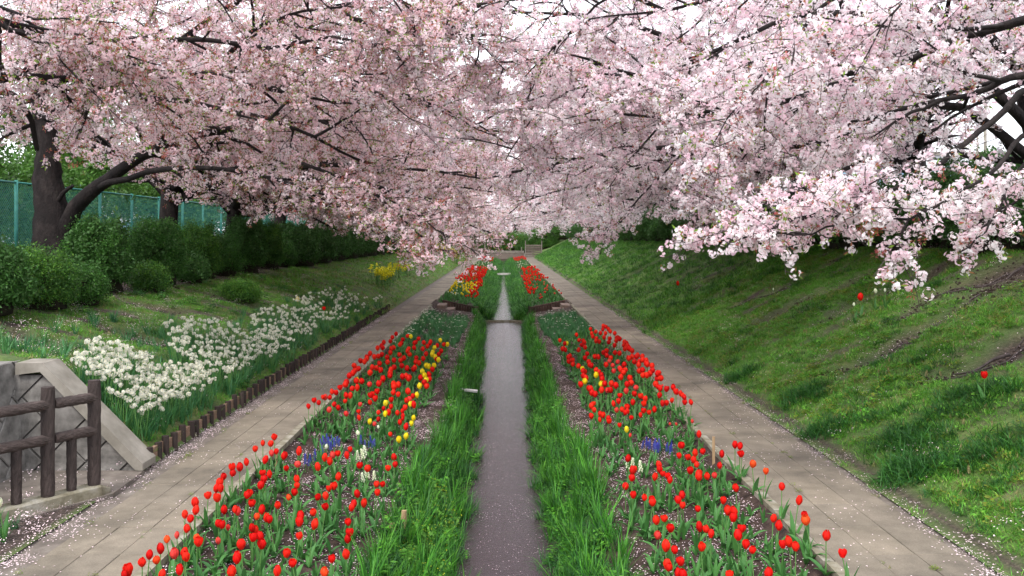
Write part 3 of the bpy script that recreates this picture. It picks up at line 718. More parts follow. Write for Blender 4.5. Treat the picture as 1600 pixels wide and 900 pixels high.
def tleaf(L, w, out, droop):
    mb = MB(); seg = 5; vs = []; p = Vector((.006, 0, -.01)); d_ = Vector((out, 0, 1)).normalized()
    for i in range(seg + 1):
        t = i / seg; ww = w * (math.sin(math.pi * (.14 + .86 * t)) ** .8) / 2 if i < seg else .001
        n_ = Vector((-d_.z, 0, d_.x))
        vs += [p + Vector((0, -ww, 0)) + n_ * ww * .5, p.copy(), p + Vector((0, ww, 0)) + n_ * ww * .5]
        d_ = (d_ + Vector((.5, random.uniform(-.06, .06), -1)) * droop / seg).normalized(); p = p + d_ * L / seg
    mb.add(vs, [(i * 3 + k, i * 3 + k + 1, i * 3 + k + 4, i * 3 + k + 3) for i in range(seg) for k in (0, 1)])
    return mb.mesh('leaf', M['tulip_leaf'], True)
LEAVES = [tleaf(.22, .042, .25, .4), tleaf(.18, .046, .5, .8), tleaf(.24, .036, .18, .3), tleaf(.2, .04, .4, 1.1), tleaf(.15, .036, .7, .6)]
STEMS = {}
def stem_for(h):
    k = (round(h / .02) * .02, random.randint(0, 2))
    if k not in STEMS:
        b_ = (0, .02, .035)[k[1]]; STEMS[k] = (stem_mesh(k[0], b_, 1.3 * k[1]), (b_ * math.cos(1.3 * k[1]), b_ * math.sin(1.3 * k[1]), k[0]))
    return STEMS[k]

TL = {}
TL['NL'] = [(180, 670, 3.914, [(85, 850), (115, 858), (50, 882), (190, 775), (165, 808), (235, 797, 'o'), (273, 742), (297, 875), (378, 866), (345, 658, 'o'), (360, 775, 'p'), (432, 748), (410, 786), (435, 607), (395, 508), (480, 490), (468, 530), (452, 430), (532, 377), (388, 640, 'b'), (500, 660, 'o'), (535, 672), (602, 672, 'b'), (615, 322), (640, 348), (615, 368), (627, 410), (675, 283), (700, 240), (718, 268), (762, 235), (808, 200), (668, 492), (716, 472), (750, 497, 'p'), (632, 560), (655, 575), (700, 583, 'b'), (876, 350), (905, 265), (925, 300), (963, 270), (815, 385), (800, 412), (836, 440), (845, 530, 'o'), (882, 494), (830, 595), (878, 600), (836, 652), (886, 652), (882, 698), (785, 700), (715, 800), (722, 878), (990, 868), (940, 535), (972, 548), (992, 468), (870, 118), (903, 80), (950, 90), (980, 45), (945, 150, 'p'), (982, 137), (912, 188)]),
            (440, 670, 3.914, [(92, 148), (10, 170), (50, 237), (92, 218, 'p'), (253, 168), (318, 160, 'p'), (295, 192), (352, 135), (430, 122), (415, 162), (214, 236), (475, 215), (512, 242), (630, 232), (708, 178), (680, 210), (678, 342), (565, 330), (572, 382), (352, 295), (320, 340), (278, 352), (482, 390), (490, 452), (443, 457), (412, 474), (228, 404), (271, 402), (245, 468), (207, 507), (112, 295), (85, 325), (70, 374), (22, 410, 'o'), (103, 556), (130, 545), (168, 590), (80, 650), (52, 737), (98, 810), (337, 780), (395, 760), (288, 875, 'o'), (395, 632), (413, 652), (410, 557), (272, 98, 'w'), (464, 17, 'w')])]
TL['ML'] = [(480, 500, 4.5, [(10, 605), (72, 572), (50, 562), (92, 538), (125, 548, 'p'), (157, 545), (165, 505), (155, 630, 'p'), (190, 592), (218, 617), (215, 477), (205, 505), (250, 458), (278, 447), (290, 408), (265, 562), (275, 530), (312, 525), (320, 483), (290, 648, 'p'), (363, 478), (367, 445), (402, 440), (355, 425, 'y'), (438, 460, 'b'), (345, 330), (362, 350), (340, 372), (322, 375), (390, 290), (398, 310), (437, 385), (460, 350), (500, 362), (485, 330), (425, 260), (432, 285), (436, 238), (470, 262), (500, 258), (483, 200), (515, 190), (545, 170), (525, 205), (580, 155), (600, 130), (612, 103), (515, 305), (535, 250), (560, 262), (550, 290), (590, 237), (598, 215), (625, 195), (650, 165), (680, 145), (706, 120), (665, 182), (733, 135, 'y'), (790, 142), (768, 150), (745, 168), (828, 163), (880, 158), (865, 172), (892, 200, 'y'), (940, 152, 'y'), (985, 190, 'y'), (962, 175), (957, 222), (925, 190), (915, 235), (870, 250, 'y'), (900, 262, 'y'), (870, 230, 'y'), (927, 270), (910, 298, 'y'), (888, 322, 'y'), (855, 345, 'y'), (830, 320, 'y'), (822, 365, 'y'), (843, 395, 'y'), (843, 432, 'y'), (880, 350), (872, 385), (862, 405), (780, 470, 'y'), (790, 430), (825, 472), (805, 452), (762, 530, 'y'), (730, 597, 'y'), (735, 688, 'y'), (738, 722, 'y'), (720, 515), (742, 532), (700, 565), (718, 560, 'p'), (750, 600), (680, 612), (660, 643), (635, 650), (687, 675), (665, 718), (655, 688), (692, 752), (585, 795), (630, 830, 'y'), (690, 815, 'y'), (548, 590, 'y'), (577, 605), (535, 657, 'y'), (562, 645), (527, 620), (500, 648), (500, 690), (472, 718, 'p'), (437, 715, 'y'), (500, 745, 'w'), (353, 785, 'w'), (357, 688), (362, 628), (380, 585, 'p'), (445, 580), (440, 518), (458, 530), (475, 550), (497, 458), (492, 500), (515, 430), (550, 425, 'p'), (590, 560), (605, 510), (600, 490), (628, 527), (650, 455), (628, 470), (575, 355), (603, 397), (580, 392), (620, 345), (668, 415), (700, 435), (707, 398), (735, 412), (710, 362), (735, 335), (752, 345), (745, 300), (628, 300), (655, 290), (670, 320), (680, 268), (668, 240), (695, 238), (722, 240), (725, 207), (748, 212), (775, 312), (778, 280), (810, 278), (820, 238), (815, 208), (835, 190)])]
TL['MR'] = [(860, 490, 4.285, [(68, 188), (115, 205, 'y'), (100, 212), (80, 240), (95, 243), (112, 248), (180, 150), (185, 180), (207, 187), (237, 205), (215, 218), (182, 250), (240, 268), (228, 235), (268, 115), (265, 135), (297, 125), (275, 165), (300, 175), (298, 200), (325, 207), (345, 85), (347, 110), (345, 130), (375, 135), (358, 165), (405, 172), (415, 212), (380, 190), (440, 185), (425, 75), (440, 95), (452, 110), (463, 125), (500, 145), (515, 157), (485, 148), (470, 172), (497, 182), (512, 200), (545, 195), (480, 215), (555, 215), (572, 208), (575, 235), (600, 230), (620, 243), (490, 255), (640, 268), (605, 285), (627, 297), (660, 300), (690, 302), (645, 320, 'p'), (350, 260), (380, 250), (430, 268), (457, 285), (335, 298), (310, 305), (375, 278), (400, 297), (395, 325, 'p'), (520, 305), (527, 322), (545, 290), (460, 325, 'p'), (475, 343), (118, 285), (125, 302), (150, 318), (130, 330), (160, 342), (178, 355), (208, 372, 'y'), (232, 385), (228, 402), (260, 322), (283, 343), (270, 352), (230, 305), (362, 365), (290, 385), (318, 385), (300, 430, 'y'), (243, 460, 'y'), (328, 475, 'y'), (212, 428), (250, 432), (218, 490), (245, 493), (250, 518), (270, 550), (298, 543), (410, 360, 'p'), (450, 370, 'p'), (513, 378), (415, 400, 'p'), (470, 395), (490, 398), (465, 430), (575, 318), (602, 335), (630, 378), (582, 365), (600, 390), (622, 422), (642, 428), (665, 415), (722, 325), (740, 330), (725, 350), (757, 350), (733, 388), (770, 380), (785, 410), (828, 425), (780, 457, 'b'), (700, 440), (695, 465), (712, 490), (735, 510), (733, 548), (785, 505), (335, 430), (357, 440), (350, 470), (335, 525), (398, 480), (388, 525, 'p'), (420, 512), (442, 503), (518, 440), (505, 480), (555, 465), (520, 522, 'p'), (585, 500, 'b'), (465, 545), (563, 538), (597, 550), (625, 570), (645, 598), (460, 583), (427, 603), (435, 640, 'p'), (553, 590), (732, 597), (773, 593), (812, 580), (275, 620), (278, 645), (298, 595), (278, 683), (858, 473), (862, 515), (912, 520), (938, 500), (950, 537), (902, 545), (935, 590), (1020, 565), (505, 620), (520, 645), (475, 642), (500, 658), (530, 690), (622, 648), (603, 678), (662, 655), (710, 645), (335, 660), (352, 678), (378, 697), (397, 712), (335, 707), (463, 735), (512, 767, 'y'), (543, 810, 'b'), (800, 725, 'b'), (845, 725, 'b'), (950, 712, 'b'), (987, 803), (875, 878)])]
TL['NR'] = [(940, 670, 3.81, [(172, 178), (208, 238), (180, 252), (178, 288), (127, 336), (180, 382), (325, 208), (340, 242), (364, 257), (325, 288), (415, 278), (405, 302), (265, 408), (293, 412), (318, 440), (472, 95), (476, 148), (508, 160), (537, 148), (538, 180), (545, 205), (515, 238), (612, 130), (575, 262), (593, 290), (635, 270), (670, 268, 'p'), (698, 200), (718, 155), (818, 73), (828, 102), (858, 115), (985, 187, 'o'), (972, 237, 'o'), (1072, 340), (1146, 424), (1216, 498), (1246, 543, 'o'), (1336, 630), (1466, 735), (802, 345), (468, 385), (456, 427), (490, 432), (573, 470), (718, 418), (725, 475), (778, 490), (803, 525), (364, 515), (352, 535), (410, 578), (310, 625, 'p'), (588, 592), (625, 580), (650, 622), (1013, 535), (1028, 575), (832, 585), (815, 625), (605, 695), (872, 678), (907, 705), (1070, 665), (1130, 672), (1155, 692), (388, 703), (420, 705), (362, 808), (427, 812), (445, 782), (427, 862), (500, 873), (732, 858), (1018, 858)])]
allt = []
for bed, lists in TL.items():
    for ox_, oy_, sc_, pts_ in lists:
        for q in pts_:
            k = q[2] if len(q) > 2 else 'r'; px, py = ox_ + q[0] / sc_, oy_ + q[1] / sc_
            h = {'r': .29, 'o': .27, 'p': .27, 'y': .28, 'w': .22, 'b': .24, 'W': .3}[k] + random.uniform(-.03, .03)
            x, y = hit(px, py, h + .04); lim = (1.02, 2.5) if abs(x) < 2.55 else (1.02, 9)
            s = -1 if x < 0 else 1; x = s * min(max(abs(x), 1.16), 2.5 if s < 0 else 2.36)
            allt.append((y, x, k, h, bed))
allt.sort()
ORD = ('first second third fourth fifth sixth seventh eighth ninth tenth eleventh twelfth thirteenth fourteenth fifteenth sixteenth seventeenth eighteenth nineteenth twentieth').split()
TENS = ['', '', 'twenty', 'thirty', 'forty', 'fifty', 'sixty']
def ordn(n):
    if n < 20: return ORD[n]
    n += 1; t, u = divmod(n, 10)
    return TENS[t][:-1] + 'ieth' if u == 0 else TENS[t] + '-' + ORD[u - 1]
counters = {}
KN = {'r': 'red', 'o': 'orange-red', 'p': 'pinkish red', 'y': 'yellow', 'w': 'small cream', 'b': 'small budding', 'W': 'cream'}
def plant_tulip(x, y, k, h, label, group, nl=3, zb=None):
    big = 1 + .6 * min(max((y - 11.5) / 4, 0), 1) if k in 'rpy' else 1
    z = gzf(x, y) if zb is None else zb
    t = empty('tulip', (x, y, z), random.uniform(0, 6.28), label=label, cat='tulip', group=group)
    sm, top = stem_for(h); link('stem', sm, t)
    hd = link('bloom', random.choice(HEADS[k]), t, (top[0], top[1], top[2] - .004), random.uniform(0, 6), random.uniform(.82, 1.1) * big); hd.rotation_euler.x = random.uniform(-.25, .25); hd.scale.z = hd.scale.x * random.uniform(1.08, 1.3)
    a = random.uniform(0, 6.28)
    for i in range(nl):
        lf = link('leaf', random.choice(LEAVES), t, (0, 0, 0), a + i * 6.28 / nl + random.uniform(-.5, .5), random.uniform(.8, 1.15))
    return t
n_ind = 0; stuff_t = []
for (y, x, k, h, bed) in allt:
    if n_ind < 300:
        side = 'hedge-side' if x < 0 else 'open-slope-side'; bedn = 'bed' 
        off = (2.6 - abs(x)) if x < 0 else (2.4 - abs(x)); row = min(int(off / .2), 7); key = (side, row); c = counters.get(key, 0); counters[key] = c + 1
        lab = '%s tulip, %s bed, %s file from the path, %s from the near end' % (KN[k], side, ordn(row), ordn(c))
        plant_tulip(x, y, k, h, lab, 'tulips planted in the %s bed' % side, 3 if y > 11 else 4); n_ind += 1
    else: stuff_t.append((x, y, k, h))
# whole plants for the crowd beyond and for leafy gaps
def whole_tulip(mat, R, Hh, op, h, nleaf=4):
    mb = MB(); mats = [M['stem'], M['tulip_leaf']] + ([M[mat]] if mat else [])
    if mat:
        mb.tube([(0, 0, -.02), (0, 0, h)], [.0045, .004], 4, 0, False)
        hd = tulip_head(R * 1.45, Hh * 1.5, op, 4); mb.add([(a, b, c + h) for a, b, c in hd.V], hd.Fc, 2)
    for i in range(nleaf):
        L = random.choice(LEAVES); rr = Euler((0, 0, i * 6.28 / nleaf + random.uniform(-.6, .6))).to_matrix(); s = random.uniform(.8, 1.1)
        mb.add([rr @ (v.co * s) for v in L.vertices], [list(p.vertices) for p in L.polygons], 1)
    return mb.mesh('plant', mats, True)
C_tul = protos('tulip_proto', [whole_tulip('red', .031, .066, .02, .31), whole_tulip('red', .033, .06, .15, .29), whole_tulip('yellow', .031, .066, .05, .3), whole_tulip('cream', .02, .045, 0, .24), whole_tulip('pinkred', .03, .055, .1, .28), whole_tulip(None, 0, 0, 0, 0, 5), whole_tulip(None, 0, 0, 0, 0, 4)])
KI = {'r': 0, 'o': 4, 'p': 4, 'y': 2, 'w': 3, 'b': 4}
P, R, S, I = [], [], [], []
def putt(x, y, i, s=1.0):
    P.append((x, y, gzf(x, y))); R.append((random.uniform(-.12, .12), random.uniform(-.12, .12), random.uniform(0, 6.28))); S.append(s); I.append(i)
for x, y, k, h in stuff_t: putt(x, y, KI[k] if k != 'r' else random.choice((0, 0, 1)))
def fill(N, xr, yr, choices, s=(.8, 1.1)):
    for _ in range(N): putt(random.uniform(*xr), random.uniform(*yr), random.choice(choices), random.uniform(*s))
# far beds, beyond the plank screens
fill(420, (-2.45, -1.15), (45, 68), (0, 0, 0, 1)); fill(200, (-2.4, -1.2), (36, 46), (2, 5, 5, 3, 5)); fill(60, (-1.5, -1.05), (34.5, 47), (0, 1)); fill(26, (-1.7, -1.3), (36, 45), (2,))
fill(150, (-2.5, -1.1), (85, 102), (0, 1)); fill(120, (-2.5, -1.1), (68, 85), (3, 5, 5))
fill(230, (1.3, 2.3), (46, 68), (0, 0, 1, 5)); fill(60, (1.05, 1.35), (36, 54), (0, 1)); fill(120, (1.4, 2.3), (33.6, 46), (5, 5, 5, 5, 4)); fill(120, (1.1, 2.3), (88, 102), (0, 4)); fill(120, (1.1, 2.3), (68, 88), (3, 5, 5))
scatter('tulip_crowd', P, R, S, I, C_tul, label='crowd of red and yellow tulips filling the farther beds', cat='tulips')
# leafy tulips without flowers, and the green daffodil patches before the steps
P, R, S, I = [], [], [], []
fill(230, (-2.45, -1.3), (12.5, 21), (5, 6)); fill(260, (1.25, 2.3), (11.5, 23), (5, 6)); fill(240, (-2.45, -1.2), (6, 12.5), (5, 6), (.6, .95)); fill(230, (1.15, 2.3), (6, 11.5), (5, 6), (.6, .95))
fill(330, (-2.5, -1.05), (33.4, 48), (5, 6)); fill(330, (1.1, 2.3), (33.4, 50), (5, 6)); fill(160, (-2.5, -1.1), (50, 100), (5, 6), (1, 1.3)); fill(200, (1.1, 2.3), (50, 100), (5, 6), (1, 1.3))
scatter('tulip_leaves', P, R, S, I, C_tul, label='broad tulip leaves without flowers between the blooms', cat='leaves')

# ------------------------------------------------------------------ daffodils
def floret(mb, c, n, r, colp, colc, mi=0):
    n = Vector(n).normalized(); t = n.orthogonal().normalized(); t2 = n.cross(t); c = Vector(c); a0 = random.uniform(0, 6)
    for k in range(6):
        a = a0 + k * 1.047; u = t * math.cos(a) + t2 * math.sin(a); v = n.cross(u)
        mb.add([c, c + u * r * .55 - v * r * .36 + n * r * .1, c + u * r, c + u * r * .55 + v * r * .36 + n * r * .1], [(0, 1, 2, 3)], mi, colp)
    q = [c + (t * math.cos(k * 1.57) + t2 * math.sin(k * 1.57)) * r * .25 + n * r * .3 for k in range(4)]
    mb.add(q + [c], [(0, 1, 2, 3), (0, 1, 4), (1, 2, 4), (2, 3, 4), (3, 0, 4)], mi, colc)
def umbel(nf):
    mb = MB()
    for k in range(nf):
        zz = 1 - 1.7 * (k + .5) / nf; aa = k * 2.4; rr_ = math.sqrt(max(0, 1 - zz * zz)); d_ = (Vector((rr_ * math.cos(aa), rr_ * math.sin(aa), zz)) + Vector((random.gauss(0, .3), random.gauss(0, .3), random.gauss(0, .25)))).normalized(); floret(mb, d_ * random.uniform(.018, .03), d_, random.uniform(.015, .019), vary((.8, .8, .72), .06), (.8, .7, .35))
    return mb.mesh('flower_head', M['blossom'])
UM = [umbel(8), umbel(10), umbel(6), umbel(9)]
def dleaves(n, L):
    mb = MB()
    for _ in range(n): blade(mb, (random.gauss(0, .025), random.gauss(0, .025), -.02), rdir(.45), L * random.uniform(.65, 1.05), .013, random.uniform(.1, .8), seg=4)
    return mb.mesh('leaves', M['daff_leaf'])
DLV = [dleaves(26, .36), dleaves(24, .34), dleaves(22, .38)]
DST = []
for k in range(4):
    mb = MB(); a = k * 1.6; mb.tube([(0, 0, -.02), (.02 * math.cos(a), .02 * math.sin(a), .18), (.05 * math.cos(a), .05 * math.sin(a), .35)], [.0045, .004, .0035], 5, cap=False); DST.append((mb.mesh('stem', M['stem'], True), (.05 * math.cos(a), .05 * math.sin(a), .355)))
def daffodil(x, y, label, group, nh=3, sc=1.0):
    t = empty('daffodil', (x, y, gzf(x, y)), random.uniform(0, 6.28), label=label, cat='daffodil', group=group); t.scale = (sc,) * 3
    link('leaves', random.choice(DLV), t)['kind'] = 'stuff'
    for k in random.sample(range(4), nh):
        sm, top = DST[k]; r = random.uniform(-.3, .3); z = random.uniform(.72, 1.15)
        s = link('stem', sm, t, (random.uniform(-.02, .02), 0, 0), r); s.scale.z = z
        link('flower_head', random.choice(UM), t, (math.cos(r) * top[0] - math.sin(r) * top[1] + s.location.x, math.sin(r) * top[0] + math.cos(r) * top[1], top[2] * z), random.uniform(0, 6), random.uniform(.9, 1.15))
def in_poly(x, y, poly):
    c = False
    for i in range(len(poly)):
        (x1, y1), (x2, y2) = poly[i], poly[i - 1]
        if (y1 > y) != (y2 > y) and x < (x2 - x1) * (y - y1) / (y2 - y1) + x1: c = not c
    return c
drifts = [([(88, 560), (150, 535), (215, 540), (240, 570), (300, 565), (335, 590), (315, 620), (270, 650), (215, 670), (160, 640), (130, 610), (95, 590)], 95, .12, 'drift beside the wall', 'daffodils beside the concrete wall', 4),
          ([(262, 500), (330, 495), (370, 510), (440, 520), (440, 545), (400, 585), (360, 590), (300, 560), (270, 540)], 85, .14, 'middle drift', 'daffodils in the middle drift', 4),
          ([(395, 488), (470, 462), (540, 445), (598, 462), (598, 478), (540, 500), (480, 528), (440, 540), (400, 520)], 120, .18, 'farthest drift', 'daffodils in the farthest drift', 3)]
for poly, N, md, lab, grp, nh in drifts:
    xs_ = [p[0] for p in poly]; ys_ = [p[1] for p in poly]; placed = []; tries = 0
    while len(placed) < N and tries < 6000:
        tries += 1; px, py = random.uniform(min(xs_), max(xs_)), random.uniform(min(ys_), max(ys_))
        if not in_poly(px, py, poly): continue
        x, y = hit(px, py, .36)
        if x > -3.85 or (y < 9.5): continue
        if any((x - a) ** 2 + (y - b) ** 2 < md * md * .5 for a, b in placed): continue
        placed.append((x, y))
    cnt = {}
    for x, y in sorted(placed, key=lambda q: q[1]):
        row = int((-3.85 - x) / .35); c = cnt.get(row, 0); cnt[row] = c + 1
        daffodil(x, y, 'white daffodil, %s, %s file from the edging, %s from near end' % (lab, ordn(row), ordn(c)), grp, nh)
C_daf = protos('daffodil_proto', DLV + [grass_tuft(30, .26, .012, .55, [(.035, .14, .06), (.05, .17, .06)], .06, .6, 3)])
def dmix():
    mb = MB(); L = random.choice(DLV); mb.add([v.co for v in L.vertices], [list(p.vertices) for p in L.polygons], 0, (.1, .1, .1))
    for _ in range(2): floret(mb, (random.uniform(-.05, .05), random.uniform(-.05, .05), .33), (random.uniform(-1, 1), -1, .6), .02, (.82, .82, .72), (.85, .75, .4), 1)
    return mb.mesh('plant', [M['daff_leaf'], M['blossom']])
C_daf2 = protos('narcissus_proto', [dmix(), dmix(), DLV[0], DLV[1]])
P, R, S, I = [], [], [], []
fill(300, (-2.5, -1.1), (21.5, 29.0), (0, 1, 2, 3, 2), (.55, .75)); fill(330, (1.1, 2.3), (22.5, 29.2), (0, 2, 3, 2, 3), (.55, .8)); fill(60, (-2.45, -2.2), (19, 29), (0, 1), (.7, .9))
scatter('narcissus_bed', P, R, S, I, C_daf2, label='dense green narcissus leaves with few white blooms before the wooden steps', cat='narcissus')
P, R, S, I = [], [], [], []
fill(90, (-6.2, -3.9), (9.6, 15), (0, 1, 2, 3), (.6, .9)); fill(60, (-5.2, -3.9), (15, 28), (3, 0), (.6, .9)); fill(6, (-4.2, -3.95), (7.0, 7.4), (0, 3), (.6, .7))
scatter('daffodil_leaves', P, R, S, I, C_daf, label='loose daffodil leaves without flowers on the bank above the log edging', cat='leaves')

# single flowers on the slopes and in the corner
for px, py, k, lab in ((1538, 588, 'r', 'lone red tulip low on the open slope'), (1345, 467, 'r', 'lone red tulip beside the two cream tulips high on the open slope'),
                       (1368, 456, 'W', 'larger cream tulip of the pair high on the open slope'), (1384, 454, 'w', 'smaller cream tulip of the pair high on the open slope'),
                       (1336, 476, 'w', 'tiny cream tulip bud left of the lone red tulip on the slope'), (1210, 452, 'w', 'small cream tulip with broad leaves high on the open slope'),
                       (463, 470, 'y', 'single yellow tulip above the farthest daffodil drift'), (506, 483, 'r', 'single red tulip among the farthest daffodils'),
                       (6, 788, 'W', 'cream tulip beside the curb of the log fence'), (1060, 445, 'r', 'small red tulip far up the open slope')):
    x, y = hit(px, py, .3); plant_tulip(x, y, k, .28, lab, None, 4)

# hyacinths
def spike(mat, n, r, h, col):
    mb = MB()
    mb.tube([(0, 0, -.02), (0, 0, h)], .003, 4, 0, False)
    for i in range(n):
        t = i / n; a = i * 2.4; q = r * (1 - t * .7); c = Vector((q * math.cos(a), q * math.sin(a), h * .45 + h * .6 * t)); s = r * .55
        vs = [c + Vector(v) * s for v in ((1, 0, 0), (-1, 0, 0), (0, 1, 0), (0, -1, 0), (0, 0, 1.2), (0, 0, -1.2))]
        mb.add(vs, [(0, 2, 4), (2, 1, 4), (1, 3, 4), (3, 0, 4), (2, 0, 5), (1, 2, 5), (3, 1, 5), (0, 3, 5)], 1)
    return mb.mesh('flower_spike', [M['stem'], M[mat]])
SPB = spike('blue', 22, .012, .17, None); SPW = spike('cream', 20, .02, .19, None)
hl = grass_tuft(16, .16, .007, .9, [(.06, .18, .05), (.05, .15, .05)], .05, .8, 3)
for px, py, n_, m_, lab in ((516, 706, 15, SPB, 'dense clump of deep blue grape hyacinths between the two groups of red tulips'), (578, 705, 7, SPB, 'smaller blue grape hyacinth clump near the yellow tulips'),
                        (494, 730, 6, SPB, 'sparse blue grape hyacinths beside the densest blue clump'), (480, 738, 3, SPB, 'three stray blue grape hyacinths at the edge of the sparse clump'), (1032, 712, 22, SPB, 'tall clump of blue grape hyacinths in the open-slope-side bed'),
                        (571, 728, 3, SPW, 'white hyacinth with ragged spikes behind a red tulip'), (565, 760, 4, SPW, 'white hyacinth fallen low between the red tulips'), (985, 745, 3, SPW, 'small white hyacinth beside red tulips in the open-slope-side bed')):
    x, y = hit(px, py); t = empty('hyacinth', (x, y, gzf(x, y)), label=lab, cat='hyacinth'); tag(link('leaves', hl, t), kind='stuff')
    w = .05 + .006 * n_
    for i in range(n_):
        s = link('flower_spike', m_, t, (random.gauss(0, w * .55), random.gauss(0, w * .9), 0), random.uniform(0, 6), random.uniform(.75, 1.15)); s.rotation_euler.x = random.uniform(-.25, .25)
# yellow rape flowers on the hedge-side bank
def rape():
    mb = MB()
    for k in range(12):
        b_ = Vector((random.gauss(0, .12), random.gauss(0, .12), 0)); h = random.uniform(.35, .6)
        mb.tube([b_, b_ + Vector((random.uniform(-.05, .05), 0, h))], .005, 4, 0, False)
        for q in range(20):
            c = b_ + Vector((random.gauss(0, .03), random.gauss(0, .03), h - random.random() * .16)); s = .022; t = random.uniform(0, 3)
            u = Vector((math.cos(t), math.sin(t), .4)) * s; v = Vector((-math.sin(t), math.cos(t), .4)) * s
            mb.add([c - u, c - v, c + u, c + v], [(0, 1, 2, 3)], 1)
        for q in range(5):
            blade(mb, b_ + Vector((0, 0, h * q * .12)), rdir(1.2), .14, .03, .9, seg=2, mi=2)
    return mb.mesh('rape_plant', [M['stem'], M['rape'], M['tulip_leaf']])
RP = [rape(), rape()]
for i, (px, py) in enumerate(((588, 440), (600, 438), (612, 435), (622, 432), (634, 428), (605, 444), (596, 446), (688, 392), (697, 396), (705, 403), (684, 402), (712, 410))):
    x, y = hit(px, py, 0.1); x = max(x, -6.8)
    o = link('rape_plant', random.choice(RP), None, (x, y, gzf(x, y)), random.uniform(0, 6), random.uniform(1.1, 1.4) * (1 if i < 7 else 1.3))
    tag(o, 'yellow rape plant, %s from the near end of the clump on the bank' % ordn(i) if i < 7 else 'yellow rape plant behind the drooping blossom, %s of the far clump' % ordn(i - 7), 'rape plant', 'near clump of yellow rape' if i < 7 else 'far clump of yellow rape')

# ------------------------------------------------------------------ bushes
def leafclump(n, r, cols, s=.03):
    mb = MB()
    for _ in range(n):
        c = Vector((random.gauss(0, r), random.gauss(0, r), random.gauss(0, r))); N_ = Vector((random.gauss(0, 1), random.gauss(0, 1), random.gauss(.5, 1))).normalized()
        t = N_.orthogonal().normalized(); t = (t * math.cos(random.uniform(0, 6)) + N_.cross(t) * math.sin(random.uniform(0, 6))).normalized(); t2 = N_.cross(t); q = s * random.uniform(.7, 1.3)
        mb.add([c - t * q, c - t2 * q * .45, c + t * q, c + t2 * q * .45], [(0, 1, 2, 3)], 0, vary(random.choice(cols)))
    return mb.mesh('clump', M['green'])
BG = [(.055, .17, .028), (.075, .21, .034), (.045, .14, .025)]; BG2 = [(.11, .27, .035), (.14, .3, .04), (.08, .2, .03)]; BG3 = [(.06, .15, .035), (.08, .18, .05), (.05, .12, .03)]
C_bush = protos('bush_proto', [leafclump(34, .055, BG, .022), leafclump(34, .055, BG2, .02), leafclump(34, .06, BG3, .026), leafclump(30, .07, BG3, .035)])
def lumpy(rx, ry, rz, seed, mat, name, parent, amp=.12):
    mb = MB(); nu, nv = 18, 11; vs = []
    for i in range(nv):
        th = math.pi * i / (nv - 1) * .62
        for k in range(nu):
            a = 2 * math.pi * k / nu; q = 1 + amp * math.sin(a * 3 + seed) * math.sin(th * 4 + seed)
            vs.append((rx * q * math.sin(th) ** .7 * math.cos(a), ry * q * math.sin(th) ** .7 * math.sin(a), rz * (.5 + .5 * math.cos(th * 1.6)) * q))
    mb.add(vs, [(i * nu + k, i * nu + (k + 1) % nu, (i + 1) * nu + (k + 1) % nu, (i + 1) * nu + k) for i in range(nv - 1) for k in range(nu)])
    return mb.build(name, mat, parent, True)
def bush(x, y, rx, ry, h, label, group, cols=(0, 0, 1, 2), dens=420, z=None, lsc=1.0, cat='bush'):
    z = gzf(x, y) - .05 if z is None else z
    t = empty('hedge_bush', (x, y, z), label=label, cat=cat, group=group); seed = x * 7 + y * 3
    lumpy(rx * .8, ry * .8, h * .86, seed, M['bushcore'], 'branches', t)
    n = int(dens * (rx + ry) * h)
    P, Rr, S, I = [], [], [], []
    for _ in range(n):
        th = math.acos(random.uniform(-.35, 1)); a = random.uniform(0, 6.283)
        q = 1 + .10 * math.sin(a * 3 + seed) * math.sin(th * 3 + seed) + .07 * math.sin(a * 7 + seed * 2 + th * 5) + random.gauss(0, .035)
        st = math.sin(th) if th < 1.57 else 1.0
        P.append((rx * q * st ** .75 * math.cos(a), ry * q * st ** .75 * math.sin(a), max(.03, h * (.42 + .58 * math.cos(th)) * (1 if th < 1.57 else 1) * q)))
        Rr.append((random.uniform(0, 6), random.uniform(0, 6), random.uniform(0, 6))); S.append(random.uniform(.8, 1.25) * lsc)
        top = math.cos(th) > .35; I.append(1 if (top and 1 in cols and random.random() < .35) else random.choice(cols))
    scatter('foliage', P, Rr, S, I, C_bush, t)
    return t
HB = [(12.3, -7.3, .6, .6, .95), (13.7, -7.15, .5, .5, .82), (14.9, -7.1, .4, .42, .62), (16.7, -7.55, .5, .55, 1.3), (18.0, -7.1, .3, .34, .5), (19.3, -7.5, .52, .6, 1.3), (20.9, -7.3, .3, .4, .6), (22.2, -7.6, .5, .55, 1.22), (23.9, -7.5, .42, .55, .95), (25.8, -7.5, .52, .66, 1.45), (28.3, -7.55, .5, .66, 1.4), (30.2, -7.4, .35, .4, .8)]
for i, (y, x, rx, ry, h) in enumerate(HB):
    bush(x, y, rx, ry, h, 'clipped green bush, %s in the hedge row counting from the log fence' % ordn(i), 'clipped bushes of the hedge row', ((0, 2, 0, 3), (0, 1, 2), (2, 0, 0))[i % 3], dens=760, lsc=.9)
for i, y in enumerate(np.arange(32.5, 104, 3.3)):
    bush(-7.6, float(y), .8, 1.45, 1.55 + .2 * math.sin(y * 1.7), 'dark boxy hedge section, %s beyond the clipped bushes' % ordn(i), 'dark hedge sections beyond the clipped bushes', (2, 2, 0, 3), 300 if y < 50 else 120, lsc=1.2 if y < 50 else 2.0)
x, y = hit(377, 468); bush(x, y, .35, .35, .42, 'small bright green bush alone on the bank in front of the hedge', None, (1, 1, 0), 900)
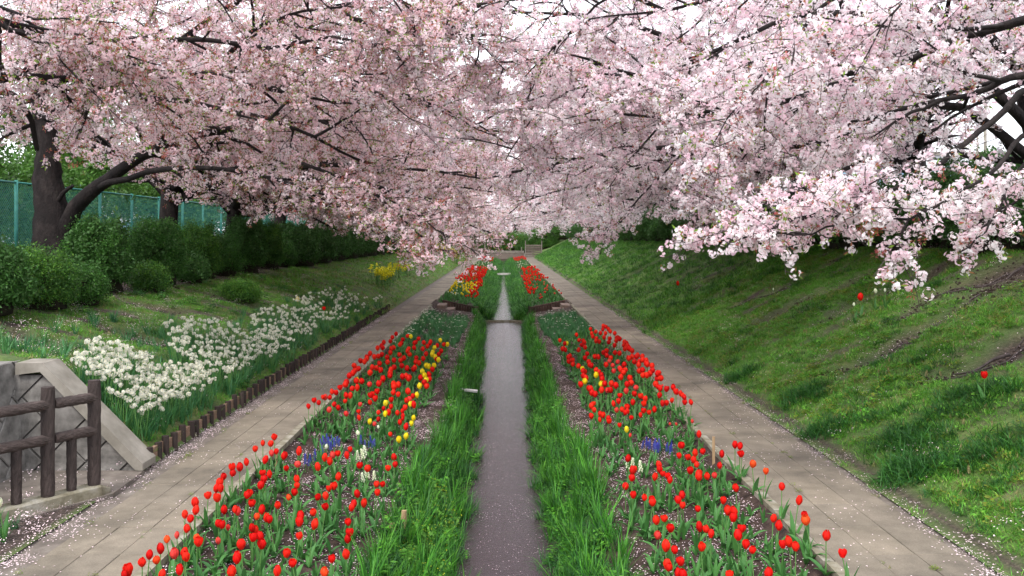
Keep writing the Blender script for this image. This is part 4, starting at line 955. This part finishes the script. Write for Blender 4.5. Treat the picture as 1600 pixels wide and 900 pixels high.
for i, y in enumerate(np.arange(9.0, 60, 1.55)):
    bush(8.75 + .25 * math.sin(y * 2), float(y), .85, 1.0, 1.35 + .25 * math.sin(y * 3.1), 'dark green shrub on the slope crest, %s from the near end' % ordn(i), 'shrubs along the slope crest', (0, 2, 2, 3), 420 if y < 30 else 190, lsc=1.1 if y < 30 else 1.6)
for i, y in enumerate(np.arange(61, 112, 3.4)):
    bush(8.8, float(y), 1.0, 1.9, 1.7, 'dark far shrub on the slope crest, %s beyond the small shrubs' % ordn(i), 'far shrubs along the slope crest', (2, 2, 3), 110, lsc=2.0)
for i, x in enumerate((-7, -4, -1, 2, 5, 8)):
    bush(float(x), 114, 1.9, 1.6, 2.4, 'green shrub behind the far footbridge, %s from the hedge side' % ordn(i), 'shrubs closing the view behind the footbridge', (0, 1, 2), 90, z=gzf(x, 114) - .1, lsc=2.4)

# ------------------------------------------------------------------ green wire fence behind the hedge
wf = empty('wire_fence', (-10.5, 12, 1.5), label='teal green chain link fence with round posts behind the hedge', cat='fence')
pm = MB(); pm.tube([(0, 0, -.2), (0, 0, 2.12)], .04, 8); pm = pm.mesh('post', M['fence_green'], True)
rm = MB(); rm.tube([(0, 0, 2.07), (0, 2, 2.07)], .024, 6); rm = rm.mesh('top_rail', M['fence_green'], True)
wmB = MB(); sp = .075; n = int(4 / sp)
for k in range(-n // 2, n):
    for s in (1, -1):
        o_ = k * sp; a0 = max(0, o_ - 0) ; y0_, z0_ = (o_, 0) if s > 0 else (o_, 2.05)
        p, q = (o_, 0.0), (o_ + 2.05, 2.05)
        ya, yb_ = max(0, p[0]), min(2, q[0])
        if yb_ <= ya: continue
        za, zb = ya - o_, yb_ - o_
        if s < 0: za, zb = 2.05 - za, 2.05 - zb
        wmB.tube([(0, ya, za), (0, yb_, zb)], .0035, 3, 0, False)
wm_ = wmB.mesh('wire_panel', M['fence_green'])
for k in range(22):
    y = 12 + 1.3 + 2 * k - 4
    link('post', pm, wf, (0, y - 12, 0)); link('top_rail', rm, wf, (0, y - 12, 0)); link('wire_panel', wm_, wf, (0, y - 12, 0))

# ------------------------------------------------------------------ cherry trees
PINK = [(.92, .76, .815), (.95, .85, .885), (.9, .7, .77), (.96, .91, .93), (.92, .74, .80)]
def flower(mb, c, n, r, col):
    n = Vector(n).normalized(); t = n.orthogonal().normalized(); t2 = n.cross(t); a0 = random.uniform(0, 6)
    for k in range(5):
        a = a0 + k * 1.2566; u = t * math.cos(a) + t2 * math.sin(a); v = n.cross(u)
        mb.add([c, c + u * r * .6 - v * r * .42 + n * r * .22, c + u * r + n * r * .18, c + u * r * .6 + v * r * .42 + n * r * .22], [(0, 1, 2, 3)], 0, vary(col, .05))
def spray(L, ncl, redness, greenness, pal, nfl=6, twigs=True):
    mb = MB(); pts = []
    ax = [Vector((0, 0, 0))]
    d_ = Vector((1, 0, .05))
    for i in range(4): d_ = (d_ + Vector((0, random.uniform(-.25, .25), random.uniform(-.2, .2)))).normalized(); ax.append(ax[-1] + d_ * L / 4)
    if twigs: mb.tube(ax, [.005, .0045, .004, .003, .002], 3, 1, False, (.05, .04, .04))
    cl = []
    for i in range(ncl):
        t = (i + random.random() * .6) / ncl * .999; k = int(t * 4); p = ax[k].lerp(ax[k + 1], t * 4 - k)
        off = Vector((random.uniform(-.3, .3), random.gauss(0, 1), random.gauss(-.15, 1))).normalized() * random.uniform(.03, .10); q = p + off
        if twigs: mb.tube([p, q], [.003, .002], 3, 1, False, (.05, .04, .04))
        cl.append(q)
    for q in cl:
        base = random.choice(pal)
        if random.random() < redness * .5:       # cluster past bloom: calyxes and young leaves
            for _ in range(20):
                d2 = Vector((random.gauss(0, 1), random.gauss(0, 1), random.gauss(0, 1))).normalized(); c = q + d2 * random.uniform(.025, .045); t = d2.orthogonal().normalized() * .0045
                col = (.55, .16, .15) if random.random() < .7 else (.25, .34, .08)
                mb.add([q + d2 * .012, c + t, c + d2 * .012, c - t], [(0, 1, 2, 3)], 0, vary(col))
            continue
        for _ in range(nfl):
            d2 = Vector((random.gauss(0, 1), random.gauss(0, 1), random.gauss(-.1, 1))).normalized(); flower(mb, q + d2 * random.uniform(.025, .05), d2, random.uniform(.015, .0195), base)
            if random.random() < .5 + redness:
                c = q + d2 * .03; t = d2.orthogonal().normalized() * .005; mb.add([c + t, c + d2.cross(t), c - t + d2 * .01], [(0, 1, 2)], 0, vary((.55, .13, .14)))
        if random.random() < greenness:
            for _ in range(5):
                d2 = Vector((random.gauss(0, 1), random.gauss(0, 1), random.gauss(.4, 1))).normalized(); t = d2.orthogonal().normalized() * .009; b_ = q + d2 * .02
                mb.add([b_, b_ + d2 * .03 + t, b_ + d2 * .06, b_ + d2 * .03 - t], [(0, 1, 2, 3)], 0, vary((.22, .36, .06) if random.random() < .6 else (.4, .17, .1)))
    return mb.mesh('spray', [M['blossom'], M['twigbark']])
PINKW = [(.92, .74, .78), (.94, .82, .85), (.9, .66, .71), (.95, .86, .89), (.91, .7, .76)]
C_sprL = protos('spray_warm', [spray(.42, 8, .62, .6, PINKW, 10) for _ in range(4)] + [spray(.42, 8, .15, .3, PINKW, 10) for _ in range(3)])
C_sprR = protos('spray_white', [spray(.4, 8, .06, .15, PINK[1:4], 12) for _ in range(5)] + [spray(.4, 8, .3, .4, PINK[1:4], 11) for _ in range(1)])

BND_X = [-500, 0, 45, 75, 105, 150, 200, 240, 300, 360, 440, 500, 560, 620, 650, 700, 730, 800, 850, 900, 930, 960, 1010, 1080, 1130, 1200, 1330, 1600, 2000]
BND_Y = [250, 240, 225, 205, 235, 262, 268, 285, 300, 322, 332, 345, 375, 390, 405, 405, 398, 385, 368, 355, 362, 372, 352, 366, 338, 306, 285, 280, 285]
HB_X = [620, 660, 720, 900, 1000, 1070, 1110, 1150, 1180, 1300, 1340, 1375, 1395, 1420, 1440, 1475, 1500, 1540, 1570, 1600, 1800]
HB_Y = [390, 425, 410, 405, 385, 410, 385, 372, 378, 368, 335, 350, 398, 398, 350, 325, 350, 372, 345, 345, 345]
def allowed(p, hero=False):
    """clearances under the canopy, measured from the path"""
    if p.y < 3: return False
    px = VX + F * p.x / p.y; py = VY + F * (H - p.z) / p.y
    if hero: return p.z > 1.6 and py < np.interp(px, HB_X, HB_Y) + 7 * math.sin(p.x * 31)
    jit = 14 * math.sin(p.x * 9 + p.y * 5) + 8 * math.sin(p.z * 17)
    if py > np.interp(px, BND_X, BND_Y) + jit: return False
    if p.y < 5.5: return False
    if 1440 < px < 1640 and 125 < py < 285 and random.random() < .5: return False
    if 775 < px < 900 and py < 40 and random.random() < .55: return False
    return True

def wander(p0, d0, L, nseg, wig, grav):
    pts = [Vector(p0)]; d_ = Vector(d0).normalized()
    for i in range(nseg):
        d_ = (d_ + Vector((random.gauss(0, wig), random.gauss(0, wig), random.gauss(0, wig) + grav))).normalized(); pts.append(pts[-1] + d_ * L / nseg)
    return pts
def along(pts, t):
    k = min(int(t * (len(pts) - 1)), len(pts) - 2); f = t * (len(pts) - 1) - k
    return pts[k].lerp(pts[k + 1], f), (pts[k + 1] - pts[k]).normalized()

class Tree:
    def __init__(s, name, loc, label, group, side, coll, scale_sprays=1.0, dens=1.0):
        s.t = empty('cherry_tree', loc, label=label, cat='cherry tree', group=group); s.o = Vector(loc); s.side = side; s.coll = coll; s.P = []; s.R = []; s.S = []; s.I = []; s.ss = scale_sprays; s.dens = dens; s.twigs = MB()
        s.nproto = len(coll.objects)
    def put_spray(s, p, d_, hero=False, only=None):
        if not allowed(p, hero): return
        e = d_.to_track_quat('X', 'Z').to_euler()
        s.P.append(p - s.o); s.R.append((e.x + random.uniform(-3.14, 3.14), e.y, e.z)); s.S.append(random.uniform(.8, 1.2) * s.ss); s.I.append(only if only is not None else random.randrange(s.nproto))
    def twig_cover(s, pts, r0, hero=False, step=.22):
        L = sum((pts[i + 1] - pts[i]).length for i in range(len(pts) - 1)); n = max(2, int(L / step * s.dens))
        for i in range(n):
            p, d_ = along(pts, (i + random.random()) / n)
            dd = (d_ * .7 + Vector((random.gauss(0, .6), random.gauss(0, .6), random.gauss(0, .5)))).normalized()
            s.put_spray(p, dd, hero)
    def secondary(s, mb, p, d_, L, r, hero=False, grav=-.02):
        pts = wander(p, d_, L, 5, .13, grav)
        if not allowed(pts[-1], hero) and not allowed(pts[2], hero): return
        while len(pts) > 3 and not allowed(pts[-1], hero): pts.pop()
        n_ = len(pts); mb.tube(pts, [r * (1 - .8 * i / n_) for i in range(n_)], 4, 0, False)
        s.twig_cover(pts[1:], r, hero)
        nt = max(2, int(L / .34 * s.dens))
        for i in range(nt):
            q, dq = along(pts, .2 + .78 * (i + random.random()) / nt)
            side = dq.cross(Vector((0, 0, 1))); side = side.normalized() if side.length > .01 else Vector((1, 0, 0))
            dt = (dq * .6 + side * random.choice((-1, 1)) * random.uniform(.4, 1) + Vector((0, 0, random.uniform(-.6, .5)))).normalized(); Lt = random.uniform(.35, .8)
            tp = wander(q, dt, Lt, 3, .15, -.03)
            if not allowed(tp[-1], hero): continue
            s.twigs.tube(tp, [.009, .007, .005, .003], 3, 0, False)
            s.twig_cover(tp, .005, hero, .24)
    def limb(s, pts, r0, r1, sec=1.0, Lsec=(1.0, 2.2), hero=False, sides=8, start=.15, grav=-.02, updown=(-.5, .6)):
        mb = MB(); n_ = len(pts); s.lim = pts
        mb.tube(pts, [r0 + (r1 - r0) * (i / (n_ - 1)) ** .8 for i in range(n_)], sides, 0, True)
        L = sum((pts[i + 1] - pts[i]).length for i in range(n_ - 1)); ns = int(L / .42 * sec * s.dens)
        for i in range(ns):
            t = start + (1 - start) * (i + random.random()) / max(ns, 1); q, dq = along(pts, min(t, .999))
            side = dq.cross(Vector((0, 0, 1))); side = side.normalized() if side.length > .01 else Vector((1, 0, 0))
            dd = (dq * random.uniform(.3, .9) + side * (1 if i % 2 else -1) * random.uniform(.4, 1) + Vector((0, 0, random.uniform(*updown)))).normalized()
            s.secondary(mb, q, dd, random.uniform(*Lsec) * (1.15 - .5 * t), r1 + (r0 - r1) * (1 - t) * .25 + .006, hero, grav)
        mb.V = [tuple(Vector(v) - s.o) for v in mb.V]
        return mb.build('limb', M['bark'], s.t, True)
    def trunk(s, pts, rad, sides=14):
        mb = MB(); mb.tube(pts, rad, sides, 0, True)
        mb.V = [tuple(Vector(v) * 1 + Vector((math.sin(v[2] * 9 + k) * .012, math.cos(v[2] * 7 + k * 2) * .012, 0)) - s.o) for k, v in enumerate(mb.V)]
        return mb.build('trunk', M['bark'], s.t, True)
    def finish(s):
        s.twigs.V = [tuple(Vector(v) - s.o) for v in s.twigs.V]
        if s.twigs.V: tag(s.twigs.build('twigs', M['twigbark'], s.t), kind='stuff')
        if s.P: scatter('blossom_crown', s.P, s.R, s.S, s.I, s.coll, s.t)

def auto_tree(x, y, side, label, group, coll, detail, hgt=1.0, nl=11, sprays=1.0, dens=1.0, trunk_pts=None, tr=.27, reach=1.0):
    """side +1: crown leans towards +x over the stream"""
    z = gzf(x, y) - .15; T = Tree('cherry_tree', (x, y, z), label, group, side, coll, sprays, dens)
    fork = Vector((x + side * .15, y + random.uniform(-.2, .2), z + random.uniform(1.9, 2.5)))
    T.trunk([Vector((x, y, z)), Vector((x + random.uniform(-.08, .08), y, z + .4)), Vector((x, y, z + 1.0)), fork, fork + Vector((0, 0, .35))], [tr * 1.35, tr * 1.1, tr, tr * .95, tr * .55])
    for k in range(nl):
        a = (k / (nl - 1) - .5) * 2 * 1.35 + random.uniform(-.12, .12)      # fan about the stream direction
        if k >= nl - 1 - 0: a = math.pi + random.uniform(-.6, .6)
        el = random.uniform(.45, .95) if k % 2 else random.uniform(.15, .5)
        d_ = Vector((side * math.cos(a) * math.cos(el), math.sin(a) * math.cos(el), math.sin(el)))
        L = random.uniform(7.6, 10.2) * hgt * reach * (.5 if abs(a) > 2 else .72 + .28 * math.cos(a))
        pts = wander(fork - Vector((0, 0, random.uniform(0, .4))), d_, L, 9, .075, -.02 - .035 * el)
        while len(pts) > 5 and not allowed(pts[-1] - Vector((0, 0, .15))): pts.pop()
        T.limb(pts, tr * random.uniform(.45, .6), .018, 1.0, sides=7)
    T.finish(); return T

def pl(seq):   # (px, py, Y) -> points in space
    return [Vector(((px - VX) * Y / F, Y, H - (py - VY) * Y / F)) for px, py, Y in seq]
def smooth(pts, k=3):
    out = []
    for i in range(len(pts) - 1):
        p0, p1, p2, p3 = pts[max(i - 1, 0)], pts[i], pts[i + 1], pts[min(i + 2, len(pts) - 1)]
        for j in range(k):
            t = j / k; out.append(.5 * ((2 * p1) + (p2 - p0) * t + (2 * p0 - 5 * p1 + 4 * p2 - p3) * t * t + (3 * p1 - p0 - 3 * p2 + p3) * t ** 3) + Vector((random.gauss(0, .012), 0, random.gauss(0, .012))))
    out.append(pts[-1]); return out

# left row -------------------------------------------------
gl = 'cherry trees behind the hedge'
# first: just outside the frame, its limbs reach in
T = Tree('t', (-8.6, 11.2, gzf(-8.6, 11.2) - .1), 'cherry tree whose long dark limbs reach in high over the log fence', gl, 1, C_sprL, 1.0, 1.0)
T.trunk([Vector((-8.6, 11.2, 1.3)), Vector((-8.5, 11.2, 2.2)), Vector((-8.4, 11.2, 3.2)), Vector((-8.2, 11.3, 4.2))], [.36, .3, .27, .2])
T.limb(smooth(pl([(-260, 150, 11.3), (-120, 128, 11.3), (0, 122, 11.4), (60, 122, 11.6), (130, 128, 11.9), (215, 148, 12.2), (330, 165, 12.8), (450, 195, 13.6), (560, 250, 14.5)])), .085, .02, 1.0, sides=9)
T.limb(smooth(pl([(-240, 90, 11.2), (-60, 20, 11), (0, 38, 11), (45, 58, 11.2), (160, 95, 12), (300, 118, 13)])), .06, .012, 1.0)
T.limb(smooth(pl([(-240, 100, 11.3), (-40, 0, 10.6), (0, 27, 10.6), (50, 45, 10.8), (95, 60, 11), (200, 70, 11.5)])), .035, .01, .9)
T.limb(smooth(pl([(-230, 190, 11.2), (-60, 150, 11.5), (0, 142, 12), (30, 158, 12), (48, 190, 12.2), (58, 235, 12.4)])), .07, .03, .5, (.6, 1.1))
T.limb(smooth(pl([(-200, 30, 11.2), (100, -60, 11), (330, -90, 11.5), (600, -60, 12.5)])), .08, .02, .8)
T.finish()
# second: the forked trunk in full view
T = Tree('t', (-8.65, 17.0, gzf(-8.65, 17) - .1), 'cherry tree with thick forked dark trunk standing closest behind the clipped hedge', gl, 1, C_sprL, 1.0, 1.0)
T.trunk(smooth(pl([(84, 460, 17), (84, 385, 17), (80, 330, 17), (74, 280, 17), (76, 240, 17), (70, 195, 17), (62, 165, 17)])), np.interp(np.linspace(0, 1, 19), [0, .2, .35, .5, .7, 1], [.46, .38, .30, .26, .21, .15]).tolist())
T.limb(smooth(pl([(95, 372, 16.95), (118, 325, 16.8), (155, 290, 16.6), (200, 258, 16.3), (260, 225, 16), (340, 205, 15.6), (450, 190, 15.2), (560, 190, 15)])), .185, .02, .9, sides=12, start=.42)
T.limb(smooth(pl([(85, 322, 16.9), (98, 303, 16.8), (114, 290, 16.7)]), 4), .05, .035, 0, sides=7)
T.limb(smooth(pl([(66, 190, 17), (110, 160, 16.6), (190, 130, 16), (300, 120, 15.4), (420, 140, 15), (520, 160, 14.6)])), .12, .018, 1.0)
T.limb(smooth(pl([(64, 175, 17), (60, 110, 16.8), (110, 50, 16.2), (230, 0, 15.5), (400, -20, 15)])), .13, .018, 1.0)
T.limb(smooth(pl([(70, 210, 17), (30, 190, 17.3), (-20, 140, 17.8), (-60, 80, 18.5)])), .11, .02, .7)
T.limb(smooth(pl([(150, 293, 16.6), (230, 270, 15.7), (330, 262, 14.8), (430, 280, 14.2), (520, 310, 13.8)])), .07, .014, 1.0, start=.3)
T.limb(smooth(pl([(330, 118, 15.4), (380, 60, 15), (430, 32, 14.6), (500, 14, 14.2), (620, 12, 14)])), .05, .012, .9)
T.limb(smooth(pl([(440, 35, 14.5), (490, 80, 14), (530, 112, 13.6), (600, 150, 13.2)])), .03, .01, .9)
T.limb(smooth(pl([(540, 20, 14), (575, 40, 13.8), (612, 50, 13.6), (660, 50, 13.4), (760, 53, 13)])), .04, .008, .9)
T.limb(smooth(pl([(64, 150, 17), (150, 90, 15.5), (280, 60, 14.5), (420, 75, 14), (520, 60, 13.6), (620, 80, 13.6)])), .07, .01, 1.1)
T.limb(smooth(pl([(62, 130, 17), (100, 20, 15.5), (240, -40, 14), (420, -60, 13.4), (600, -30, 13.2), (700, 10, 13.4)])), .07, .01, 1.1)
T.limb(smooth(pl([(470, 255, 14.3), (560, 290, 14), (640, 350, 13.8), (670, 400, 13.7)])), .03, .008, 1.2, (.4, .9), True, start=.3)
T.limb(smooth(pl([(560, 290, 14), (640, 330, 13.8), (700, 370, 13.6), (745, 392, 13.6)])), .016, .006, 1.3, (.3, .6), True)
T.limb(smooth(pl([(430, 280, 14.2), (520, 320, 13.9), (590, 365, 13.6), (640, 395, 13.5)])), .02, .007, 1.2, (.3, .6), True, start=.3)
T.limb(smooth(pl([(190, 130, 16), (330, 30, 15.5), (500, -60, 15.5), (680, -40, 16), (800, 10, 16.5)])), .07, .012, 1.0)
T.limb(smooth(pl([(420, 140, 15), (520, 130, 15), (640, 150, 15.5), (740, 190, 16), (800, 230, 16.5)])), .045, .01, 1.0)
T.limb(smooth(pl([(420, -60, 13.4), (560, -30, 13.2), (660, 20, 13.2), (740, 60, 13.4), (790, 110, 13.8)])), .04, .008, 1.2)
T.finish()
left_rows = [(22.9, 2), (28.0, 2), (34.5, 2), (41, 1), (48, 1)]
for i, (y, det) in enumerate(left_rows):
    auto_tree(-8.6 + (0, .1, -.1, 0, .1)[i], y, 1, 'cherry tree with dark trunk behind the hedge, %s after the thick forked one' % ordn(i), gl, C_sprL, det, 1.0, 14 if i < 3 else 11, 1.15 if i < 3 else 1.35, .92 if i < 3 else .66, tr=.23)
for i, y in enumerate(np.arange(55, 112, 8.0)):
    auto_tree(-8.2, float(y), 1, 'distant cherry tree behind the dark hedge, %s beyond the nearer five' % ordn(i), gl, C_sprL, 0, 1.0, 8, 1.9, .34, tr=.22)
# right row -------------------------------------------------
gr_ = 'cherry trees on the slope crest'
T = Tree('t', (9.2, 8.6, gzf(9.2, 8.6) - .1), 'cherry tree whose pale blossom branches hang low in front of the slope shrubs', gr_, -1, C_sprR, 1.0, 1.15)
T.trunk([Vector((9.2, 8.6, 2.0)), Vector((9.1, 8.6, 3.0)), Vector((8.9, 8.6, 4.2)), Vector((8.6, 8.6, 5.2))], [.36, .3, .26, .2])
HL = (.45, .95)
T.limb(smooth(pl([(2000, 110, 8.6), (1700, 105, 8.7), (1600, 118, 8.8), (1545, 138, 9), (1440, 165, 9.5), (1330, 190, 10)])), .06, .015, .9)
T.limb(smooth(pl([(1950, 60, 8.6), (1640, 128, 8.1), (1555, 188, 8.1), (1490, 240, 8.1), (1450, 265, 8.1), (1370, 305, 8.1), (1290, 328, 8.1), (1215, 352, 8.1), (1170, 366, 8.1)])), .04, .008, 1.0, (.2, .5), True, start=.55, updown=(-.3, .35))
T.limb(smooth(pl([(1360, 308, 8.1), (1320, 340, 8), (1270, 365, 7.9), (1190, 368, 7.8)])), .015, .006, 1.6, (.25, .5), True, updown=(-.2, .4))
T.limb(smooth(pl([(1700, 170, 8.5), (1600, 212, 8.3), (1560, 260, 8.2), (1480, 310, 8.1), (1420, 345, 8), (1400, 385, 7.9)])), .03, .007, 1.0, (.2, .45), True, start=.55, updown=(-.4, .3))
T.limb(smooth(pl([(1660, 190, 8.6), (1588, 270, 8.4), (1562, 325, 8.3), (1540, 362, 8.2), (1500, 394, 8.1)])), .018, .006, .8, (.2, .45), True, start=.3)
T.limb(smooth(pl([(1900, 0, 8.6), (1700, 200, 8.9), (1640, 270, 9), (1580, 320, 9), (1530, 345, 9)])), .03, .008, 1.0, (.25, .5), True, start=.5)
T.limb(smooth(pl([(1850, -100, 8.6), (1500, -60, 8.8), (1300, 0, 9.5), (1240, 70, 9.6), (1195, 118, 9.7), (1150, 180, 9.8)])), .035, .007, .8)
T.limb(smooth(pl([(1850, -60, 8.8), (1640, 20, 9.2), (1500, 60, 10), (1380, 110, 10.6), (1250, 150, 11), (1120, 200, 11.5)])), .07, .012, 1.0)
mb = MB(); q0 = pl([(1358, 357, 8.0)])[0] - T.o
for k in range(150):
    c0 = q0 + Vector((random.gauss(0, .05), random.gauss(0, .04), random.gauss(0, .035))); dv = Vector((random.gauss(0, 1), random.gauss(0, 1), random.gauss(0, 1))).normalized(); c1 = c0 + dv * random.uniform(.03, .055)
    mb.tube([c0, c1], [.0012, .0018], 3, 0, False, vary((.3, .33, .08))); mb.tube([c1, c1 + dv * .014], [.005, .002], 4, 0, True, vary((.6, .1, .09)))
for k in range(14): blade(mb, q0 + Vector((random.gauss(0, .04), random.gauss(0, .04), random.gauss(0, .03))), (random.gauss(0, 1), random.gauss(0, 1), random.gauss(0, 1)), .06, .02, .3, (.2, .35, .06), 2)
mb.tube([q0, pl([(1395, 362, 8.0)])[0] - T.o], .004, 4, 0, False, (.05, .04, .04))
mb.build('bud_cluster', M['green'], T.t)['label'] = 'coral red cluster of spent buds and young leaves'
T.finish()
T = Tree('t', (9.0, 14.6, gzf(9.0, 14.6) - .1), 'cherry tree with heavy dark limbs entering above the slope shrubs', gr_, -1, C_sprR)
T.trunk([Vector((9.0, 14.6, 2.0)), Vector((8.9, 14.6, 3.0)), Vector((8.8, 14.6, 3.9)), Vector((8.5, 14.5, 4.8))], [.38, .3, .27, .2])
T.limb(smooth(pl([(1640, 200, 14.6), (1610, 90, 14), (1575, 30, 13.6), (1540, -20, 13.2), (1480, -80, 13)])), .16, .08, .5)
T.limb(smooth(pl([(1630, 150, 14.6), (1560, 75, 13.8), (1520, 40, 13.4), (1497, 0, 13), (1440, -60, 12.8)])), .13, .06, .5)
T.limb(smooth(pl([(1640, 230, 14.6), (1560, 150, 14), (1480, 92, 13.8), (1400, 88, 13.6), (1340, 112, 13.4), (1250, 130, 13.4), (1130, 175, 13.5), (1040, 184, 13.5), (950, 176, 13.5)])), .10, .014, 1.0)
T.limb(smooth(pl([(1630, 260, 14.6), (1500, 170, 14.4), (1430, 180, 14.4), (1300, 225, 14.6), (1180, 230, 15), (1060, 245, 15.5), (980, 262, 16)])), .09, .012, 1.0)
T.limb(smooth(pl([(1540, 60, 13.6), (1400, 30, 13), (1250, 25, 12.8), (1130, 75, 12.8), (1050, 112, 13), (960, 150, 13.4)])), .06, .01, 1.0)
T.limb(smooth(pl([(1500, -20, 13), (1350, -60, 12.5), (1190, -20, 12.5), (1040, 15, 12.8), (920, 30, 13.2)])), .06, .01, 1.0)
T.limb(smooth(pl([(1430, 182, 14.4), (1330, 260, 14.2), (1240, 300, 14.2), (1130, 325, 14.5), (1060, 360, 14.8)])), .05, .009, 1.0, updown=(-.6, .4))
T.limb(smooth(pl([(1190, -20, 12.5), (1080, -40, 13), (960, -10, 13.5), (880, 60, 14), (820, 120, 14.5)])), .04, .01, 1.0)
T.limb(smooth(pl([(1040, 15, 12.8), (900, -30, 13), (780, 0, 13.2), (700, 35, 13.4), (640, 90, 13.6)])), .035, .008, 1.2)
T.limb(smooth(pl([(1130, 175, 13.5), (1000, 130, 14), (900, 140, 14.6), (830, 190, 15), (790, 250, 15.5)])), .03, .008, 1.0)
T.limb(smooth(pl([(1060, 245, 15.5), (1000, 310, 15.6), (955, 360, 15.7), (938, 398, 15.8)])), .02, .005, 1.0, (.2, .4), True, start=.35)
T.limb(smooth(pl([(1130, 325, 14.5), (1100, 350, 14.4), (1075, 380, 14.3), (1066, 400, 14.3)])), .014, .005, .8, (.15, .3), True, start=.3)
T.limb(smooth(pl([(1240, 300, 14.2), (1170, 330, 13.8), (1120, 352, 13.6)])), .02, .006, 1.2, (.3, .6), True, start=.2)
T.limb(smooth(pl([(1620, 250, 14.6), (1560, 250, 15), (1500, 240, 16), (1440, 200, 17)])), .07, .03, .3)
T.finish()
right_rows = [(19.6, 2), (25.0, 2), (31.0, 2), (38, 1), (45, 1), (52, 1)]
for i, (y, det) in enumerate(right_rows):
    auto_tree(9.1, y, -1, 'cherry tree on the slope crest, %s beyond the one with heavy limbs' % ordn(i), gr_, C_sprR, det, 1.05, 14 if i < 3 else 11, 1.15 if i < 3 else 1.35, .92 if i < 3 else .66, tr=.22)
for i, y in enumerate(np.arange(60, 112, 8.0)):
    auto_tree(8.8, float(y), -1, 'distant cherry tree on the slope crest, %s beyond the nearer ones' % ordn(i), gr_, C_sprR, 0, 1.05, 8, 1.9, .34, tr=.22)
for i, (x, y) in enumerate(((-4.5, 118), (0.5, 122), (5, 119), (-9, 126), (9, 127))):
    auto_tree(x, y, random.choice((-1, 1)), 'cherry tree closing the far end of the tunnel, %s behind the footbridge' % ordn(i), 'cherry trees behind the footbridge', C_sprR, 0, 1.2, 8, 2.2, .4, tr=.25)

# ------------------------------------------------------------------ trees and buildings beyond the banks
C_leaf = protos('broadleaf_proto', [leafclump(46, .22, [(.05, .13, .02), (.07, .17, .03)], .07), leafclump(46, .22, [(.10, .22, .03), (.08, .19, .03)], .07), leafclump(40, .2, [(.04, .09, .02), (.06, .12, .025)], .07)])
def broadleaf(x, y, h, r, label, group, cols=(0, 1, 2), n=420):
    z = gzf(x, y); t = empty('broadleaf_tree', (x, y, z), label=label, cat='tree', group=group)
    mb = MB(); mb.tube([(0, 0, -.2), (.1, 0, h * .4), (0, .1, h * .8)], [.16, .12, .04], 8)
    for k in range(6):
        a = k * 1.05; mb.tube([(.05, 0, h * (.3 + .07 * k)), (math.cos(a) * r * .5, math.sin(a) * r * .5, h * (.45 + .07 * k)), (math.cos(a) * r * .85, math.sin(a) * r * .85, h * (.55 + .06 * k))], [.07, .04, .015], 5)
    mb.build('trunk', M['bark'], t, True)
    P, Rr, S, I = [], [], [], []
    cen = [(random.gauss(0, .5) * r, random.gauss(0, .5) * r, h * random.uniform(.25, .95)) for _ in range(16)]
    for _ in range(n):
        c = random.choice(cen); P.append((c[0] + random.gauss(0, .27) * r, c[1] + random.gauss(0, .27) * r, max(.3, c[2] + random.gauss(0, .1) * h))); Rr.append((random.uniform(0, 6),) * 3); S.append(random.uniform(.7, 1.3)); I.append(random.choice(cols))
    scatter('crown', P, Rr, S, I, C_leaf, t)
for i, (x, y, h, r, n, c) in enumerate(((-12.6, 15.5, 3.4, 1.6, 420, (0, 2)), (-13.2, 20.5, 4.6, 1.8, 520, (0, 2, 0)), (-12.8, 24.5, 3.0, 1.6, 380, (1, 0)), (-14, 29, 5.0, 2.0, 520, (1, 1, 0)), (-13, 34, 3.2, 1.8, 420, (1, 0)), (-14.5, 40, 5.5, 2.2, 520, (0, 1)), (-14, 48, 5.0, 2.4, 480, (0, 2)), (-14, 58, 5.5, 2.6, 480, (0, 2)), (-14, 70, 6, 3, 480, (0, 2)))):
    broadleaf(x, y, h, r, 'leafy green tree behind the wire fence, %s from the log fence end' % ordn(i), 'leafy trees behind the wire fence', c, n)
def building(name, x, y, z, w, d_, h, floors, bays, label, rz=0):
    b = empty(name, (x, y, z), rz, label=label, cat='building')
    mb = MB(); mb.box((0, 0, h / 2), (w, d_, h)); mb.build('wall', M['wall_white'], b)
    mb = MB(); mb.box((0, 0, h + .15), (w + .4, d_ + .4, .3)); mb.build('roof', M['coping'], b)
    fh = h / floors; bw = w / bays
    fm = MB(); fm.box((0, 0, 0), (bw * .8, .08, fh * .56)); fm = fm.mesh('window', M['wall_white'])
    pm_ = MB(); pm_.box((-bw * .19, -.05, 0), (bw * .34, .04, fh * .46)); pm_.box((bw * .19, -.05, 0), (bw * .34, .04, fh * .46)); pm_ = pm_.mesh('pane', M['glass'])
    for f in range(floors):
        for k in range(bays):
            wdw = link('window', fm, b, (-w / 2 + bw * (k + .5), -d_ / 2 - .04, fh * (f + .52))); link('pane', pm_, wdw)
building('school_building', 44, 82, 2.2, 34, 10, 7.2, 2, 11, 'pale two-storey building with blue windows seen through gaps above the slope crest')
building('pale_building', -34, 60, 1.5, 22, 9, 5.2, 2, 7, 'pale building glimpsed behind the wire fence and the leafy trees', math.radians(55))
for i, (x, y) in enumerate(((21.5, 40), (27.5, 52))):
    p = empty('lamp_pole', (x, y, 2.2), label='grey pole %s beyond the slope crest' % ('nearer of the two' if i == 0 else 'farther of the two'), cat='pole')
    mb = MB(); mb.tube([(0, 0, 0), (0, 0, 6.4)], [.09, .06], 8); mb.build('pole', M['coping'], p, True)
    mb = MB(); mb.box((-.35, 0, 6.4), (.9, .16, .1)); mb.build('lamp_head', M['coping'], p)
print('TRIS', sum(len(m.polygons) for m in bpy.data.meshes), 'objects', len(SC.objects))
